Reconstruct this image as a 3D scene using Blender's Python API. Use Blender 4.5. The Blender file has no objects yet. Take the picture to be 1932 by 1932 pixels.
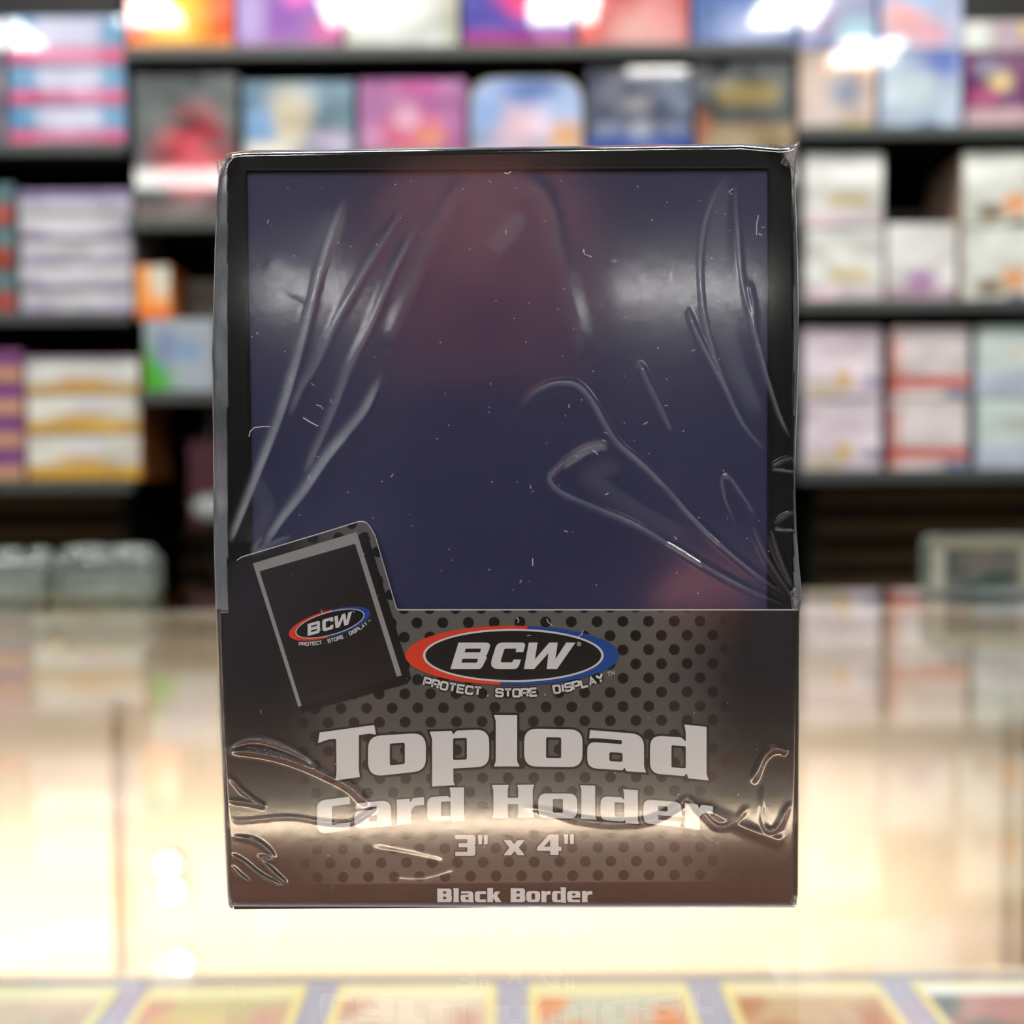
import bpy, bmesh, math, random
from mathutils import Vector, Matrix
from mathutils.geometry import tessellate_polygon
random.seed(7)
S = bpy.context.scene
COL = S.collection
PI = math.pi

# ------------------------------------------------------------------ camera
F = 1900.0                      # focal length in pixels of the 1932 frame
CAM = Vector((0.0, -0.1455, 0.0630))
ROT = Matrix.Rotation(math.radians(90 - 1.9), 4, 'X') @ Matrix.Rotation(math.radians(-0.4), 4, 'Z')
cd = bpy.data.cameras.new('camera'); cam = bpy.data.objects.new('camera', cd); COL.objects.link(cam)
cam.matrix_world = Matrix.Translation(CAM) @ ROT
cd.sensor_width = 36; cd.lens = 36 * F / 1932; cd.clip_start = 0.004; cd.clip_end = 50
cd.dof.use_dof = True; cd.dof.focus_distance = 0.1445; cd.dof.aperture_fstop = 11.5
S.camera = cam
def at(px, py, Y):              # the point of the plane y = Y that a pixel looks at
    d = ROT.to_3x3() @ Vector(((px - 966) / F, (966 - py) / F, -1))
    return CAM + d * ((Y - CAM.y) / d.y)

# ------------------------------------------------------------------ world, exposure
w = bpy.data.worlds.new('world'); S.world = w; w.use_nodes = True
w.node_tree.nodes['Background'].inputs[0].default_value = (0.8, 0.9, 1, 1)
w.node_tree.nodes['Background'].inputs[1].default_value = 0.03
vs = S.view_settings
vs.view_transform = 'Standard'; vs.look = 'None'; vs.gamma = 1; vs.use_curve_mapping = False
vs.exposure = 0.0
S.cycles.max_bounces = 6; S.cycles.transparent_max_bounces = 10
S.cycles.glossy_bounces = 4; S.cycles.diffuse_bounces = 3; S.cycles.adaptive_threshold = .05
S.cycles.caustics_reflective = False; S.cycles.caustics_refractive = False
S.cycles.sample_clamp_indirect = 6
CEIL_E = 27.5                   # ceiling panels
LED_E = 1.45                     # show case lamps

# ------------------------------------------------------------------ material helpers
def srgb(r, g, b):
    f = lambda c: (c / 255 / 12.92) if c / 255 <= .04045 else ((c / 255 + .055) / 1.055) ** 2.4
    return (f(r), f(g), f(b), 1)
class NT:
    def __init__(s, name):
        s.m = bpy.data.materials.new(name); s.m.use_nodes = True
        s.t = s.m.node_tree; s.t.nodes.clear()
        s.out = s.t.nodes.new('ShaderNodeOutputMaterial')
    def n(s, typ, **kw):
        nd = s.t.nodes.new('ShaderNode' + typ)
        for k, v in kw.items():
            setattr(nd, k, v)
        return nd
    def put(s, sock, v):
        if hasattr(v, 'is_output'): s.t.links.new(v, sock)
        else: sock.default_value = v
    def math(s, op, a, b=0.0, c=0.0, clamp=False):
        nd = s.n('Math', operation=op, use_clamp=clamp)
        for i, v in enumerate((a, b, c)): s.put(nd.inputs[i], v)
        return nd.outputs[0]
    def mix(s, fac, a, b, blend='MIX'):
        nd = s.n('MixRGB', blend_type=blend)
        s.put(nd.inputs[0], fac); s.put(nd.inputs[1], a); s.put(nd.inputs[2], b)
        return nd.outputs[0]
    def smooth(s, v, lo, hi):
        nd = s.n('MapRange', interpolation_type='SMOOTHSTEP')
        s.put(nd.inputs[0], v); nd.inputs[1].default_value = lo; nd.inputs[2].default_value = hi
        return nd.outputs[0]
    def coords(s, kind='Object'):
        tc = s.n('TexCoord'); sp = s.n('SeparateXYZ')
        s.t.links.new(tc.outputs[kind], sp.inputs[0])
        return tc.outputs[kind], sp.outputs
    def noise(s, vec, scale, detail=3):
        nd = s.n('TexNoise'); s.t.links.new(vec, nd.inputs['Vector'])
        nd.inputs['Scale'].default_value = scale; nd.inputs['Detail'].default_value = detail
        return nd.outputs[0]
    def bump(s, h, strength, dist):
        nd = s.n('Bump'); nd.inputs['Strength'].default_value = strength; nd.inputs['Distance'].default_value = dist
        s.put(nd.inputs['Height'], h); return nd.outputs[0]
    def principled(s, col, rough=.5, metal=0, normal=None, spec=.5, coat=0):
        p = s.n('BsdfPrincipled')
        s.put(p.inputs['Base Color'], col); s.put(p.inputs['Roughness'], rough)
        p.inputs['Metallic'].default_value = metal; s.put(p.inputs['Specular IOR Level'], spec)
        p.inputs['Coat Weight'].default_value = coat; p.inputs['Coat Roughness'].default_value = .04
        if normal is not None: s.put(p.inputs['Normal'], normal)
        return p.outputs[0]
    def done(s, sh):
        s.t.links.new(sh, s.out.inputs[0]); return s.m
    def schlick(s, f0=.04, normal=None):
        g = s.n('NewGeometry'); d = s.n('VectorMath', operation='DOT_PRODUCT')
        s.t.links.new(g.outputs['Incoming'], d.inputs[0])
        s.put(d.inputs[1], normal if normal is not None else g.outputs['Normal'])
        c = s.math('ABSOLUTE', d.outputs['Value'])
        p = s.math('POWER', s.math('SUBTRACT', 1.0, c, clamp=True), 5.0)
        return s.math('ADD', s.math('MULTIPLY', p, 1 - f0), f0, clamp=True)
    def mixsh(s, fac, a, b):
        nd = s.n('MixShader'); s.put(nd.inputs[0], fac)
        s.t.links.new(a, nd.inputs[1]); s.t.links.new(b, nd.inputs[2]); return nd.outputs[0]
    def transp(s, col):
        nd = s.n('BsdfTransparent'); s.put(nd.inputs[0], col); return nd.outputs[0]
    def glossy(s, col, rough, normal=None):
        nd = s.n('BsdfGlossy'); s.put(nd.inputs['Color'], col); s.put(nd.inputs['Roughness'], rough)
        if normal is not None: s.put(nd.inputs['Normal'], normal)
        return nd.outputs[0]
    def diffuse(s, col):
        nd = s.n('BsdfDiffuse'); s.put(nd.inputs[0], col); return nd.outputs[0]
    def emit(s, col, e):
        nd = s.n('Emission'); s.put(nd.inputs[0], col); s.put(nd.inputs[1], e); return nd.outputs[0]
def flat(name, col, rough=.5, metal=0, spec=.5, grain=0.06, scale=30, coat=0):
    t = NT(name); v, _ = t.coords(); n = t.noise(v, scale)
    c = t.mix(t.math('MULTIPLY', n, grain * 2), col, (col[0] * .55, col[1] * .55, col[2] * .55, 1))
    return t.done(t.principled(c, rough, metal, None, spec, coat))
def emitter(name, col, e):
    t = NT(name); t.m.cycles.emission_sampling = 'FRONT' if name.startswith('ceiling') else 'NONE'; return t.done(t.emit(col, e))
def glassy(name, tint, f0=.04, rough=.0, haze=0.0, hazecol=(.8, .85, .85, 1)):
    t = NT(name); v, _ = t.coords()
    sm = t.smooth(t.noise(v, 9), .45, .75)
    sh = t.mixsh(t.schlick(f0), t.transp(tint), t.glossy((1, 1, 1, 1), rough))
    if haze: sh = t.mixsh(t.math('MULTIPLY', t.math('ADD', sm, .3), haze), sh, t.diffuse(hazecol))
    return t.done(sh)

# ------------------------------------------------------------------ object helpers
def obj(name, mesh, mat=None, parent=None, loc=None):
    o = bpy.data.objects.new(name, mesh); COL.objects.link(o)
    if mat is not None and not mesh.materials: mesh.materials.append(mat)
    if parent is not None: o.parent = parent
    if loc is not None: o.location = loc
    return o
def tag(o, label=None, cat=None, group=None, kind=None):
    for k, v in (('label', label), ('category', cat), ('group', group), ('kind', kind)):
        if v: o[k] = v
    return o
def thing(name, label, cat, loc=(0, 0, 0), group=None, kind=None):
    o = bpy.data.objects.new(name, None); COL.objects.link(o); o.location = loc
    o.empty_display_size = .02
    return tag(o, label, cat, group, kind)
def pydata(name, v, f, smooth=False):
    m = bpy.data.meshes.new(name); m.from_pydata([tuple(p) for p in v], [], f); m.update()
    if smooth: m.polygons.foreach_set('use_smooth', [True] * len(m.polygons))
    return m
def frombm(bm, name, smooth=False):
    m = bpy.data.meshes.new(name); bm.to_mesh(m); bm.free()
    if smooth: m.polygons.foreach_set('use_smooth', [True] * len(m.polygons))
    return m
def bx(bm, x0, x1, y0, y1, z0, z1, bev=0, seg=2):
    r = bmesh.ops.create_cube(bm, size=1)
    for v in r['verts']:
        v.co = ((x0 + x1) / 2 + v.co.x * (x1 - x0), (y0 + y1) / 2 + v.co.y * (y1 - y0), (z0 + z1) / 2 + v.co.z * (z1 - z0))
    if bev:
        es = list({e for v in r['verts'] for e in v.link_edges})
        bmesh.ops.bevel(bm, geom=es, offset=bev, segments=seg, affect='EDGES', profile=.6)
    return bm
def boxmesh(name, x0, x1, y0, y1, z0, z1, bev=0, seg=2):
    return frombm(bx(bmesh.new(), x0, x1, y0, y1, z0, z1, bev, seg), name)
def tube(bm, pts, r, seg=8):
    pts = [Vector(p) for p in pts]; rings = []
    for i, p in enumerate(pts):
        d = (pts[min(i + 1, len(pts) - 1)] - pts[max(i - 1, 0)]).normalized()
        a = d.orthogonal().normalized(); b = d.cross(a)
        rr = r[i] if isinstance(r, (list, tuple)) else r
        rings.append([bm.verts.new(p + (a * math.cos(t) + b * math.sin(t)) * rr) for t in (2 * PI * k / seg for k in range(seg))])
    for A, B in zip(rings, rings[1:]):
        for k in range(seg): bm.faces.new((A[k], A[(k + 1) % seg], B[(k + 1) % seg], B[k]))
    bm.faces.new(rings[0][::-1]); bm.faces.new(rings[-1])
def rounded(pts, n=5):
    """polygon (x, y, radius) -> list of points with rounded corners"""
    out = []; N = len(pts)
    for i in range(N):
        p = Vector(pts[i][:2]); r = pts[i][2] if len(pts[i]) > 2 else 0
        a = Vector(pts[i - 1][:2]) - p; b = Vector(pts[(i + 1) % N][:2]) - p
        if r <= 0 or a.length < 1e-9 or b.length < 1e-9: out.append(p); continue
        la, lb = a.length, b.length; a /= la; b /= lb
        ang = a.angle(b, PI)
        if ang > PI - .05: out.append(p); continue
        t = min(r / math.tan(ang / 2), la * .49, lb * .49)
        A = p + a * t; B = p + b * t
        for k in range(n + 1):
            u = k / n; out.append(A * (1 - u) ** 2 + p * (2 * u * (1 - u)) + B * u * u)
    return out
def prism(bm, poly, y0, y1, holes=()):
    """poly: list of (x, z) Vectors; walls between y0 and y1, capped on both ends, holes allowed"""
    loops = [poly] + list(holes)
    flatp = [p for l in loops for p in l]
    F_ = [bm.verts.new((p[0], y0, p[1])) for p in flatp]; B_ = [bm.verts.new((p[0], y1, p[1])) for p in flatp]
    tris = tessellate_polygon([[Vector((p[0], p[1], 0)) for p in l] for l in loops])
    for t in tris:
        try:
            bm.faces.new([F_[i] for i in t]); bm.faces.new([B_[i] for i in reversed(t)])
        except ValueError: pass
    o = 0
    for l in loops:
        n = len(l)
        for i in range(n):
            j = (i + 1) % n
            try: bm.faces.new((F_[o + i], F_[o + j], B_[o + j], B_[o + i]))
            except ValueError: pass
        o += n
    bmesh.ops.recalc_face_normals(bm, faces=bm.faces)

# ------------------------------------------------------------------ base materials
M = {}
M['black'] = flat('black_laminate', srgb(22, 23, 24), .5, grain=.2, spec=.3)
M['shelf'] = flat('shelf_grey_black', srgb(72, 78, 76), .5, grain=.25)
M['slat'] = flat('slatwall_brown_black', srgb(165, 138, 98), .55, grain=.4, scale=60)
M['floor'] = flat('floor_grey', srgb(95, 90, 86), .5, grain=.3, scale=6)
M['ceiling'] = flat('ceiling_dark', srgb(70, 72, 78), .8)
M['wall'] = flat('wall_charcoal', srgb(60, 60, 66), .7)
M['cream'] = flat('cream_laminate', srgb(240, 226, 208), .4, grain=.05)
M['rail'] = flat('cream_rail', srgb(226, 208, 182), .45, grain=.05)
M['panel_light'] = emitter('ceiling_panel_light', (1, .97, .92, 1), CEIL_E)
M['metal'] = flat('white_metal', srgb(200, 200, 200), .4, .3)
M['glass'] = glassy('counter_glass', (.955, .975, .965, 1), .042)
M['sideglass'] = glassy('side_glass', (.93, .96, .95, 1), .05)

# ================================================================== ROOM
ZF, ZC = -0.95, 1.62            # floor and ceiling, counter glass is z = 0
YB = 1.43                       # wall behind the shelves
XL, XR, YN = -3.6, 3.6, -10.5
tag(obj('floor', boxmesh('floor', XL, XR, YN, YB + .1, ZF - .05, ZF), M['floor']), kind='structure')
tag(obj('ceiling', boxmesh('ceiling', XL, XR, YN, YB + .1, ZC, ZC + .05), M['ceiling']), kind='structure')
tag(obj('wall_left', boxmesh('wall_left', XL - .1, XL, YN, YB + .1, ZF, ZC), M['wall']), kind='structure')
tag(obj('wall_right', boxmesh('wall_right', XR, XR + .1, YN, YB + .1, ZF, ZC), M['wall']), kind='structure')
tag(obj('wall_front', boxmesh('wall_front', XL, XR, YN - .1, YN, ZF, ZC), M['wall']), kind='structure')
wb = tag(obj('wall_back', boxmesh('wall_back', XL, XR, YB, YB + .1, ZF, ZC), M['black']), kind='structure')
sm_ = boxmesh('slat', XL, XR, YB - .014, YB - .0005, -.0155, .0155, .003)
for k in range(20):
    obj('slat', sm_, M['slat'], wb, (0, 0, .125 - k * .047))

# ceiling light panels; the pair above the counter is added to light face and shelves
fr_ = bmesh.new()
for a in ((-.62, .62, -.17, -.15), (-.62, .62, .15, .17), (-.62, -.60, -.15, .15), (.60, .62, -.15, .15)):
    bx(fr_, a[0], a[1], a[2], a[3], -.02, -.001)
fr_ = frombm(fr_, 'frame'); df_ = boxmesh('diffuser', -.6, .6, -.15, .15, -.012, -.001)
for (x, y, lab) in ((-.75, .50, 'left one added above the counter to brighten face and shelves'), (.75, .50, 'right one added above the counter to brighten face and shelves'),
                    (-1.9, -2.9, 'third row left'), (1.9, -2.9, 'third row right'),
                    (-1.45, -8.2, 'far row left'), (1.45, -8.2, 'far row right'), (0, -8.2, 'far row middle')):
    t = thing('ceiling_light', 'flat white ceiling light panel, ' + lab, 'ceiling light', (x, y, ZC), 'ceiling light panels')
    obj('frame', fr_, M['metal'], t); obj('diffuser', df_, M['panel_light'], t)

sf_ = bmesh.new()
for q in ((-.13, .13, -.13, -.11), (-.13, .13, .11, .13), (-.13, -.11, -.11, .11), (.11, .13, -.11, .11)): bx(sf_, q[0], q[1], q[2], q[3], -.02, -.001)
sf_ = frombm(sf_, 'frame'); sd_ = boxmesh('diffuser', -.11, .11, -.11, .11, -.012, -.001)
M['square_light'] = emitter('ceiling_square_light', (1, .97, .92, 1), CEIL_E * 2.0)
for (x, lab) in ((-1.75, 'leftmost'), (-1.2, 'second from the left'), (-.86, 'third from the left'), (-.5, 'fourth from the left'), (.18, 'fourth from the right'), (.56, 'third from the right'), (.93, 'second from the right'), (1.3, 'rightmost')):
    t = thing('square_ceiling_light', 'small square ceiling light in the row behind the camera, ' + lab, 'ceiling light', (x, -1.28 + .22 * math.sin(x * 9.1), ZC), 'square ceiling lights')
    obj('frame', sf_, M['metal'], t); obj('diffuser', sd_, M['square_light'], t)

# ================================================================== SHELVING
YS = 1.075                      # front plane of the goods, about 1.2 m from the lens
PX = (YS - CAM.y) / F           # metres per pixel there
def zpx(py, px=966): return at(px, py, YS).z
def xpx(px, py=500): return at(px, py, YS).x
XA, XB = xpx(246), xpx(1502)
def bay(name, label, x0, x1, shelves):
    t = thing(name, label, 'shelving', ((x0 + x1) / 2, YS, ZF))
    cx = (x0 + x1) / 2
    for s in (x0 + .06, x1 - .06):
        obj('upright', boxmesh('upright', s - .005 - cx, s + .005 - cx, .13, YB - YS - .016, 0, 2.2), M['black'], t)
    xs0 = x0
    for z, xs in shelves:
        x0 = xs or xs0
        b = obj('shelf_board', boxmesh('shelf_board', x0 - cx + .012, x1 - cx - .012, .0, YB - YS - .016, z - ZF - .012, z - ZF, .001), M['black'], t)
        obj('front_edge', boxmesh('front_edge', x0 - cx, x1 - cx, -.012, -.0005, z - ZF - .0145, z - ZF - .0005, .001), M['shelf'], b)
    return t
ZLs = [zpx(273, 130), zpx(590, 130), zpx(906, 150)]
ZCs = [zpx(91, 870), zpx(414, 350), zpx(738, 340)]
ZRs = [zpx(242, 1700), zpx(567, 1700), zpx(887, 1700)]
bay('shelving_unit', 'black shelving unit holding light blue, lavender and yellow box stacks', -1.3, XA, [(z, None) for z in ZLs])
bay('shelving_unit', 'wide black shelving unit directly behind the wrapped pack', XA, XB, [(ZCs[0], None), (ZCs[1], None), (ZCs[2], xpx(263, 800))])
bay('shelving_unit', 'black shelving unit holding white, pink and mint box stacks', XB, 1.2, [(z, None) for z in ZRs])

# ---- box art: flat print made of soft shapes on the front panel
def art(name, base, items, rough=.25, noisy=.25, film=.4, coat=1.0):
    t = NT(name); g, (gx, gy, gz) = t.coords('Generated')
    v, _ = t.coords('Object')
    c = t.mix(t.math('MULTIPLY', t.noise(v, 40), noisy), base, (base[0] * .5, base[1] * .5, base[2] * .55, 1))
    for it in items:
        if it[0] == 'band':
            _, a, b, col, s = it
            m = t.math('MULTIPLY', t.smooth(gz, a - s, a + s), t.math('SUBTRACT', 1.0, t.smooth(gz, b - s, b + s)))
        elif it[0] == 'rect':
            _, xa, xb, za, zb, col, s = it; s *= 1.5
            m = t.math('MULTIPLY', t.math('MULTIPLY', t.smooth(gz, za - s, za + s), t.math('SUBTRACT', 1.0, t.smooth(gz, zb - s, zb + s))),
                       t.math('MULTIPLY', t.smooth(gx, xa - s, xa + s), t.math('SUBTRACT', 1.0, t.smooth(gx, xb - s, xb + s))))
        else:
            _, x, z, rx, rz, col = it
            dx = t.math('DIVIDE', t.math('SUBTRACT', gx, x), rx); dz = t.math('DIVIDE', t.math('SUBTRACT', gz, z), rz)
            d = t.math('SQRT', t.math('ADD', t.math('MULTIPLY', dx, dx), t.math('MULTIPLY', dz, dz)))
            m = t.math('SUBTRACT', 1.0, t.smooth(d, .25, 1.3))
        c = t.mix(m, c, col)
    oi = t.n('ObjectInfo'); va = t.n('VectorMath', operation='ADD'); cb = t.n('CombineXYZ')
    t.put(cb.inputs[0], t.math('MULTIPLY', oi.outputs['Random'], 37.0)); t.put(cb.inputs[2], t.math('MULTIPLY', oi.outputs['Random'], 11.0))
    t.put(va.inputs[0], v); t.put(va.inputs[1], cb.outputs[0])
    b = t.bump(t.noise(va.outputs[0], 16, 1), film * 1.9, .012)
    return t.done(t.principled(c, rough, 0, b, .5, coat))
def R3(c): return srgb(*c)
side_cache = {}
def sidemat(col):
    k = tuple(col)
    if k not in side_cache: side_cache[k] = flat('box_card', srgb(*col), .4, coat=.3)
    return side_cache[k]
def carton(x0, x1, z0, h, depth, name, label, cat, mat, side, group=None, yoff=0.0, bev=.0015, tin=0.0, lid=None, rot=0):
    cx = (x0 + x1) / 2; hw = (x1 - x0) / 2
    t = thing(name, label, cat, (cx, YS + yoff + depth / 2, z0 + .0002), group)
    t.rotation_euler.z = rot
    h -= .0008
    if tin:
        bm = bmesh.new(); poly = rounded([(-hw, 0, tin * .4), (hw, 0, tin * .4), (hw, h, tin), (-hw, h, tin)], 6)
        prism(bm, poly, -depth / 2, depth / 2); obj('body', frombm(bm, 'body'), sidemat(side), t)
        bm = bmesh.new(); e = .003
        poly = rounded([(-hw + e, e, tin * .4), (hw - e, e, tin * .4), (hw - e, h - e, tin), (-hw + e, h - e, tin)], 6)
        prism(bm, poly, -depth / 2 - .002, -depth / 2); obj('lid', frombm(bm, 'lid'), mat, t)
    else:
        obj('body', boxmesh('body', -hw, hw, -depth / 2, depth / 2, 0, h, bev), sidemat(side), t)
        obj('front_panel', boxmesh('front_panel', -hw + .0015, hw - .0015, -depth / 2 - .001, -depth / 2 - .0001, .0012, h - .0012, .0004, 1), mat, t)
    if lid: obj('lid_flap', boxmesh('lid_flap', -hw + .004, hw - .004, -depth / 2 + .002, depth / 2 - .002, h, h + .0006), sidemat(lid), t)
    return t
def row(px0, px1, z, toppx, **kw):
    z1 = zpx(toppx, (px0 + px1) / 2)
    return carton(xpx(px0), xpx(px1), z, z1 - z, **kw)

# ---- centre unit, upper shelf (cut by the frame): boxes 0.17 m tall
D = .09
Z = ZCs[0]
def big(px0, px1, label, base, items, side, name='game_box', cat='box', top=-190, **kw):
    return row(px0, px1, Z, top, depth=kw.pop('depth', D), name=name, label=label, cat=cat, mat=art('art_' + name, R3(base), items, **kw), side=side, group='large boxes on the centre shelves')
big(248, 446, 'orange and yellow glossy box at the left end of the top centre shelf', (240, 95, 30),
    [('blob', .45, .18, .36, .5, R3((245, 205, 40))), ('band', .0, .06, R3((215, 140, 40)), .02), ('blob', .08, .3, .16, .3, R3((235, 80, 30)))], (200, 60, 20))
big(451, 652, 'violet box with a pink blot on the top centre shelf', (140, 85, 170),
    [('blob', .58, .36, .16, .10, R3((225, 110, 190))), ('blob', .12, .22, .2, .4, R3((170, 150, 205))), ('blob', .9, .1, .25, .14, R3((200, 80, 150))), ('band', 0, .05, R3((150, 100, 140)), .04)], (110, 60, 140))
big(656, 868, 'pearly white box on the top centre shelf', (205, 210, 205),
    [('blob', .5, .25, .3, .3, R3((222, 226, 222))), ('rect', .9, 1.0, 0, 1, R3((170, 168, 140)), .06), ('rect', 0, .06, 0, 1, R3((175, 170, 145)), .05)], (190, 190, 175))
big(878, 1086, 'blue box with a magenta flame shape on the top centre shelf', (62, 55, 165),
    [('blob', .52, .42, .3, .22, R3((230, 55, 120))), ('blob', .5, .3, .12, .12, R3((225, 55, 130))), ('band', .03, .12, R3((150, 55, 150)), .03), ('band', .0, .035, R3((190, 45, 80)), .01)], (40, 36, 120))
big(1092, 1301, 'red box with a pale diagonal on the top centre shelf', (190, 62, 62),
    [('blob', .6, .1, .42, .22, R3((205, 150, 145))), ('blob', .75, .3, .18, .25, R3((210, 130, 130))), ('rect', 0, .16, 0, 1, R3((200, 70, 65)), .05)], (120, 34, 36))
big(1306, 1499, 'blue box with a pale corner at the right end of the top centre shelf', (50, 92, 160),
    [('blob', .6, .1, .45, .22, R3((150, 165, 205))), ('band', 0, .03, R3((50, 60, 130)), .02)], (34, 64, 130))
# ---- centre unit, second shelf
Z = ZCs[1]
big(256, 452, 'dark grey box with a red blurred face on the second centre shelf', (62, 74, 74),
    [('blob', .62, .62, .30, .22, R3((140, 60, 66))), ('blob', .55, .40, .42, .30, R3((196, 52, 70))), ('blob', .46, .66, .22, .05, R3((70, 60, 64))), ('blob', .78, .50, .16, .035, R3((95, 50, 58))),
     ('blob', .32, .43, .14, .04, R3((95, 55, 60))), ('blob', .12, .12, .22, .25, R3((66, 72, 72))), ('band', 0, .10, R3((120, 104, 104)), .03)], (58, 34, 38), top=137)
big(463, 672, 'teal and cream tin with rounded corners on the second centre shelf', (104, 140, 166),
    [('blob', .42, .72, .3, .3, R3((196, 186, 160))), ('blob', .85, .7, .25, .3, R3((72, 108, 124))), ('blob', .15, .66, .16, .2, R3((90, 140, 190))), ('blob', .2, .48, .4, .10, R3((214, 210, 196))), ('blob', .8, .56, .3, .10, R3((190, 180, 205)))], (90, 110, 120), top=152)
big(680, 882, 'pink and violet box with an orange corner on the second centre shelf', (168, 104, 160),
    [('blob', .5, .6, .36, .22, R3((205, 80, 116))), ('blob', .45, .72, .16, .14, R3((220, 168, 196))), ('blob', .66, .58, .18, .10, R3((216, 140, 116))), ('blob', .55, .94, .3, .06, R3((180, 60, 140))), ('band', 0, .5, R3((150, 120, 128)), .05)], (120, 60, 110), top=148)
row(888, 1102, Z, 145, depth=D, name='domed_tin', label='domed pale blue and peach tin on the second centre shelf', cat='tin', tin=.034, side=(150, 146, 120), group='large boxes on the centre shelves',
    mat=art('art_tin', R3((150, 172, 214)), [('blob', .42, .64, .34, .22, R3((214, 186, 200))), ('blob', .86, .56, .2, .16, R3((226, 176, 130))), ('blob', .5, .92, .3, .12, R3((90, 120, 180))), ('blob', .12, .74, .2, .16, R3((140, 170, 220))), ('band', 0, .48, R3((220, 196, 190)), .06)], coat=.2))
big(1108, 1308, 'navy box with small pale spots on the second centre shelf', (58, 66, 92),
    [('blob', .5, .75, .16, .07, R3((150, 150, 156))), ('blob', .22, .58, .17, .07, R3((120, 128, 156))), ('blob', .52, .56, .15, .10, R3((168, 174, 186))), ('blob', .82, .58, .17, .07, R3((130, 138, 166))), ('band', .3, .54, R3((56, 84, 160)), .05), ('blob', .85, .82, .2, .2, R3((84, 100, 124)))], (36, 40, 60), top=125)
big(1313, 1500, 'black box with a dull gold title block on the second centre shelf', (56, 66, 70),
    [('rect', .2, .84, .72, .86, R3((140, 122, 62)), .04), ('band', .3, .60, R3((140, 120, 84)), .05), ('blob', .06, .58, .1, .14, R3((150, 80, 44)))], (34, 38, 40), top=115)
# ---- centre unit, third shelf: open boxes seen left of the pack
Z = ZCs[2]
row(266, 405, Z, 600, depth=.10, name='game_box', label='pale grey blue box with a green wedge left of the pack', cat='box', side=(120, 130, 140), yoff=.004,
    mat=art('art_wedge', R3((158, 170, 178)), [('blob', .08, .15, .35, .55, R3((70, 165, 40))), ('blob', .3, .6, .2, .35, R3((126, 138, 176))), ('blob', .62, .55, .2, .2, R3((128, 156, 190)))], coat=.1, film=.2))
row(252, 318, zpx(598), 497, depth=.08, name='small_box', label='small orange and white box standing on the green wedge box', cat='box', side=(200, 110, 50), yoff=.006,
    mat=art('art_orange', R3((238, 150, 60)), [('blob', .8, .85, .5, .55, R3((206, 212, 196))), ('band', 0, .16, R3((225, 100, 40)), .05)], coat=.1, film=.2))
row(322, 402, zpx(598), 512, depth=.05, name='small_box', label='dull brown box in shadow beside the small orange box', cat='box', side=(70, 60, 50), yoff=.05,
    mat=art('art_brown', R3((92, 84, 74)), [('band', .4, .6, R3((70, 62, 54)), .1)], coat=.0))
row(420, 560, Z, 560, depth=.10, name='game_box', label='plain grey box hidden mostly behind the pack', cat='box', side=(110, 110, 110), mat=art('art_hidden', R3((120, 124, 130)), []))

# ---- stacks of booster boxes
def stack(px0, px1, z, hs, mats, side, labels, name='booster_box', group=None, depth=.11, jit=1.5, yoff=0):
    for i, h in enumerate(hs):
        j = random.uniform(-jit, jit)
        m = mats[i % len(mats)]
        carton(xpx(px0 + j), xpx(px1 + j), z, h * PX, depth, name, labels[i], 'box', m, side, group, lid=None, yoff=yoff + random.uniform(0, .003))
        z += h * PX
ORD = ['bottom', 'second from the bottom', 'third from the bottom', 'fourth from the bottom', 'top']
def names(base, n):
    o = (['bottom', 'top'] if n == 2 else ['bottom', 'middle', 'top'] if n == 3 else ['bottom', 'second', 'third', 'top'] if n == 4 else ORD)
    return [base % w_ for w_ in o]
mb = art('art_blue_pink', R3((98, 150, 190)), [('rect', .24, .80, .38, .98, R3((190, 192, 216)), .05), ('band', .0, .36, R3((205, 82, 130)), .03), ('rect', .28, .8, .02, .34, R3((205, 130, 165)), .06)], noisy=.15)
stack(22, 243, ZLs[0], (73, 74, 90), [mb], (90, 120, 150), names('light blue box with a pink lower band, %s of its stack', 3), group='light blue and pink boxes')
mm = art('art_mauve', R3((112, 108, 128)), [('band', .3, .6, R3((140, 120, 120)), .1)])
stack(-190, 17, ZLs[0], (80, 80, 80), [mm], (80, 80, 100), names('mauve grey box at the left edge of the picture, %s of its stack', 3), group='mauve grey boxes')
ml = art('art_lavender', R3((186, 184, 196)), [('rect', .0, .3, .0, .3, R3((156, 140, 176)), .1), ('rect', .7, 1, .0, .3, R3((160, 144, 180)), .12), ('band', .5, .8, R3((196, 198, 200)), .1)], noisy=.15)
mlt = art('art_lavender_top', R3((186, 184, 196)), [('band', .6, 1, R3((112, 92, 150)), .12)], noisy=.15)
stack(36, 249, ZLs[1], (46, 46, 46, 46, 44), [ml, ml, ml, ml, mlt], (150, 150, 160), names('pale lavender box, %s of its stack', 5), group='pale lavender boxes')
mt = art('art_teal', R3((86, 118, 122)), [('band', 0, .5, R3((160, 70, 58)), .1)])
stack(-180, 28, ZLs[1], (80, 82, 80), [mt], (70, 96, 100), names('teal box with a rust red base at the left edge, %s of its stack', 3), group='teal and red boxes')
my = art('art_yellow', R3((216, 216, 206)), [('band', .0, .30, R3((206, 160, 46)), .04), ('blob', .5, .42, .32, .16, R3((196, 160, 104))), ('blob', .55, .75, .2, .2, R3((214, 214, 224)))], noisy=.1)
my2 = art('art_yellow_top', R3((206, 208, 204)), [('band', .0, .22, R3((200, 156, 46)), .04), ('blob', .5, .32, .32, .16, R3((190, 150, 100))), ('band', .86, 1, R3((120, 130, 150)), .06)], noisy=.1)
stack(42, 259, ZLs[2], (88, 74, 70), [my, my, my2], (150, 90, 50), names('white box with a golden yellow base, %s of its stack', 3), group='white and yellow boxes')
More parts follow.
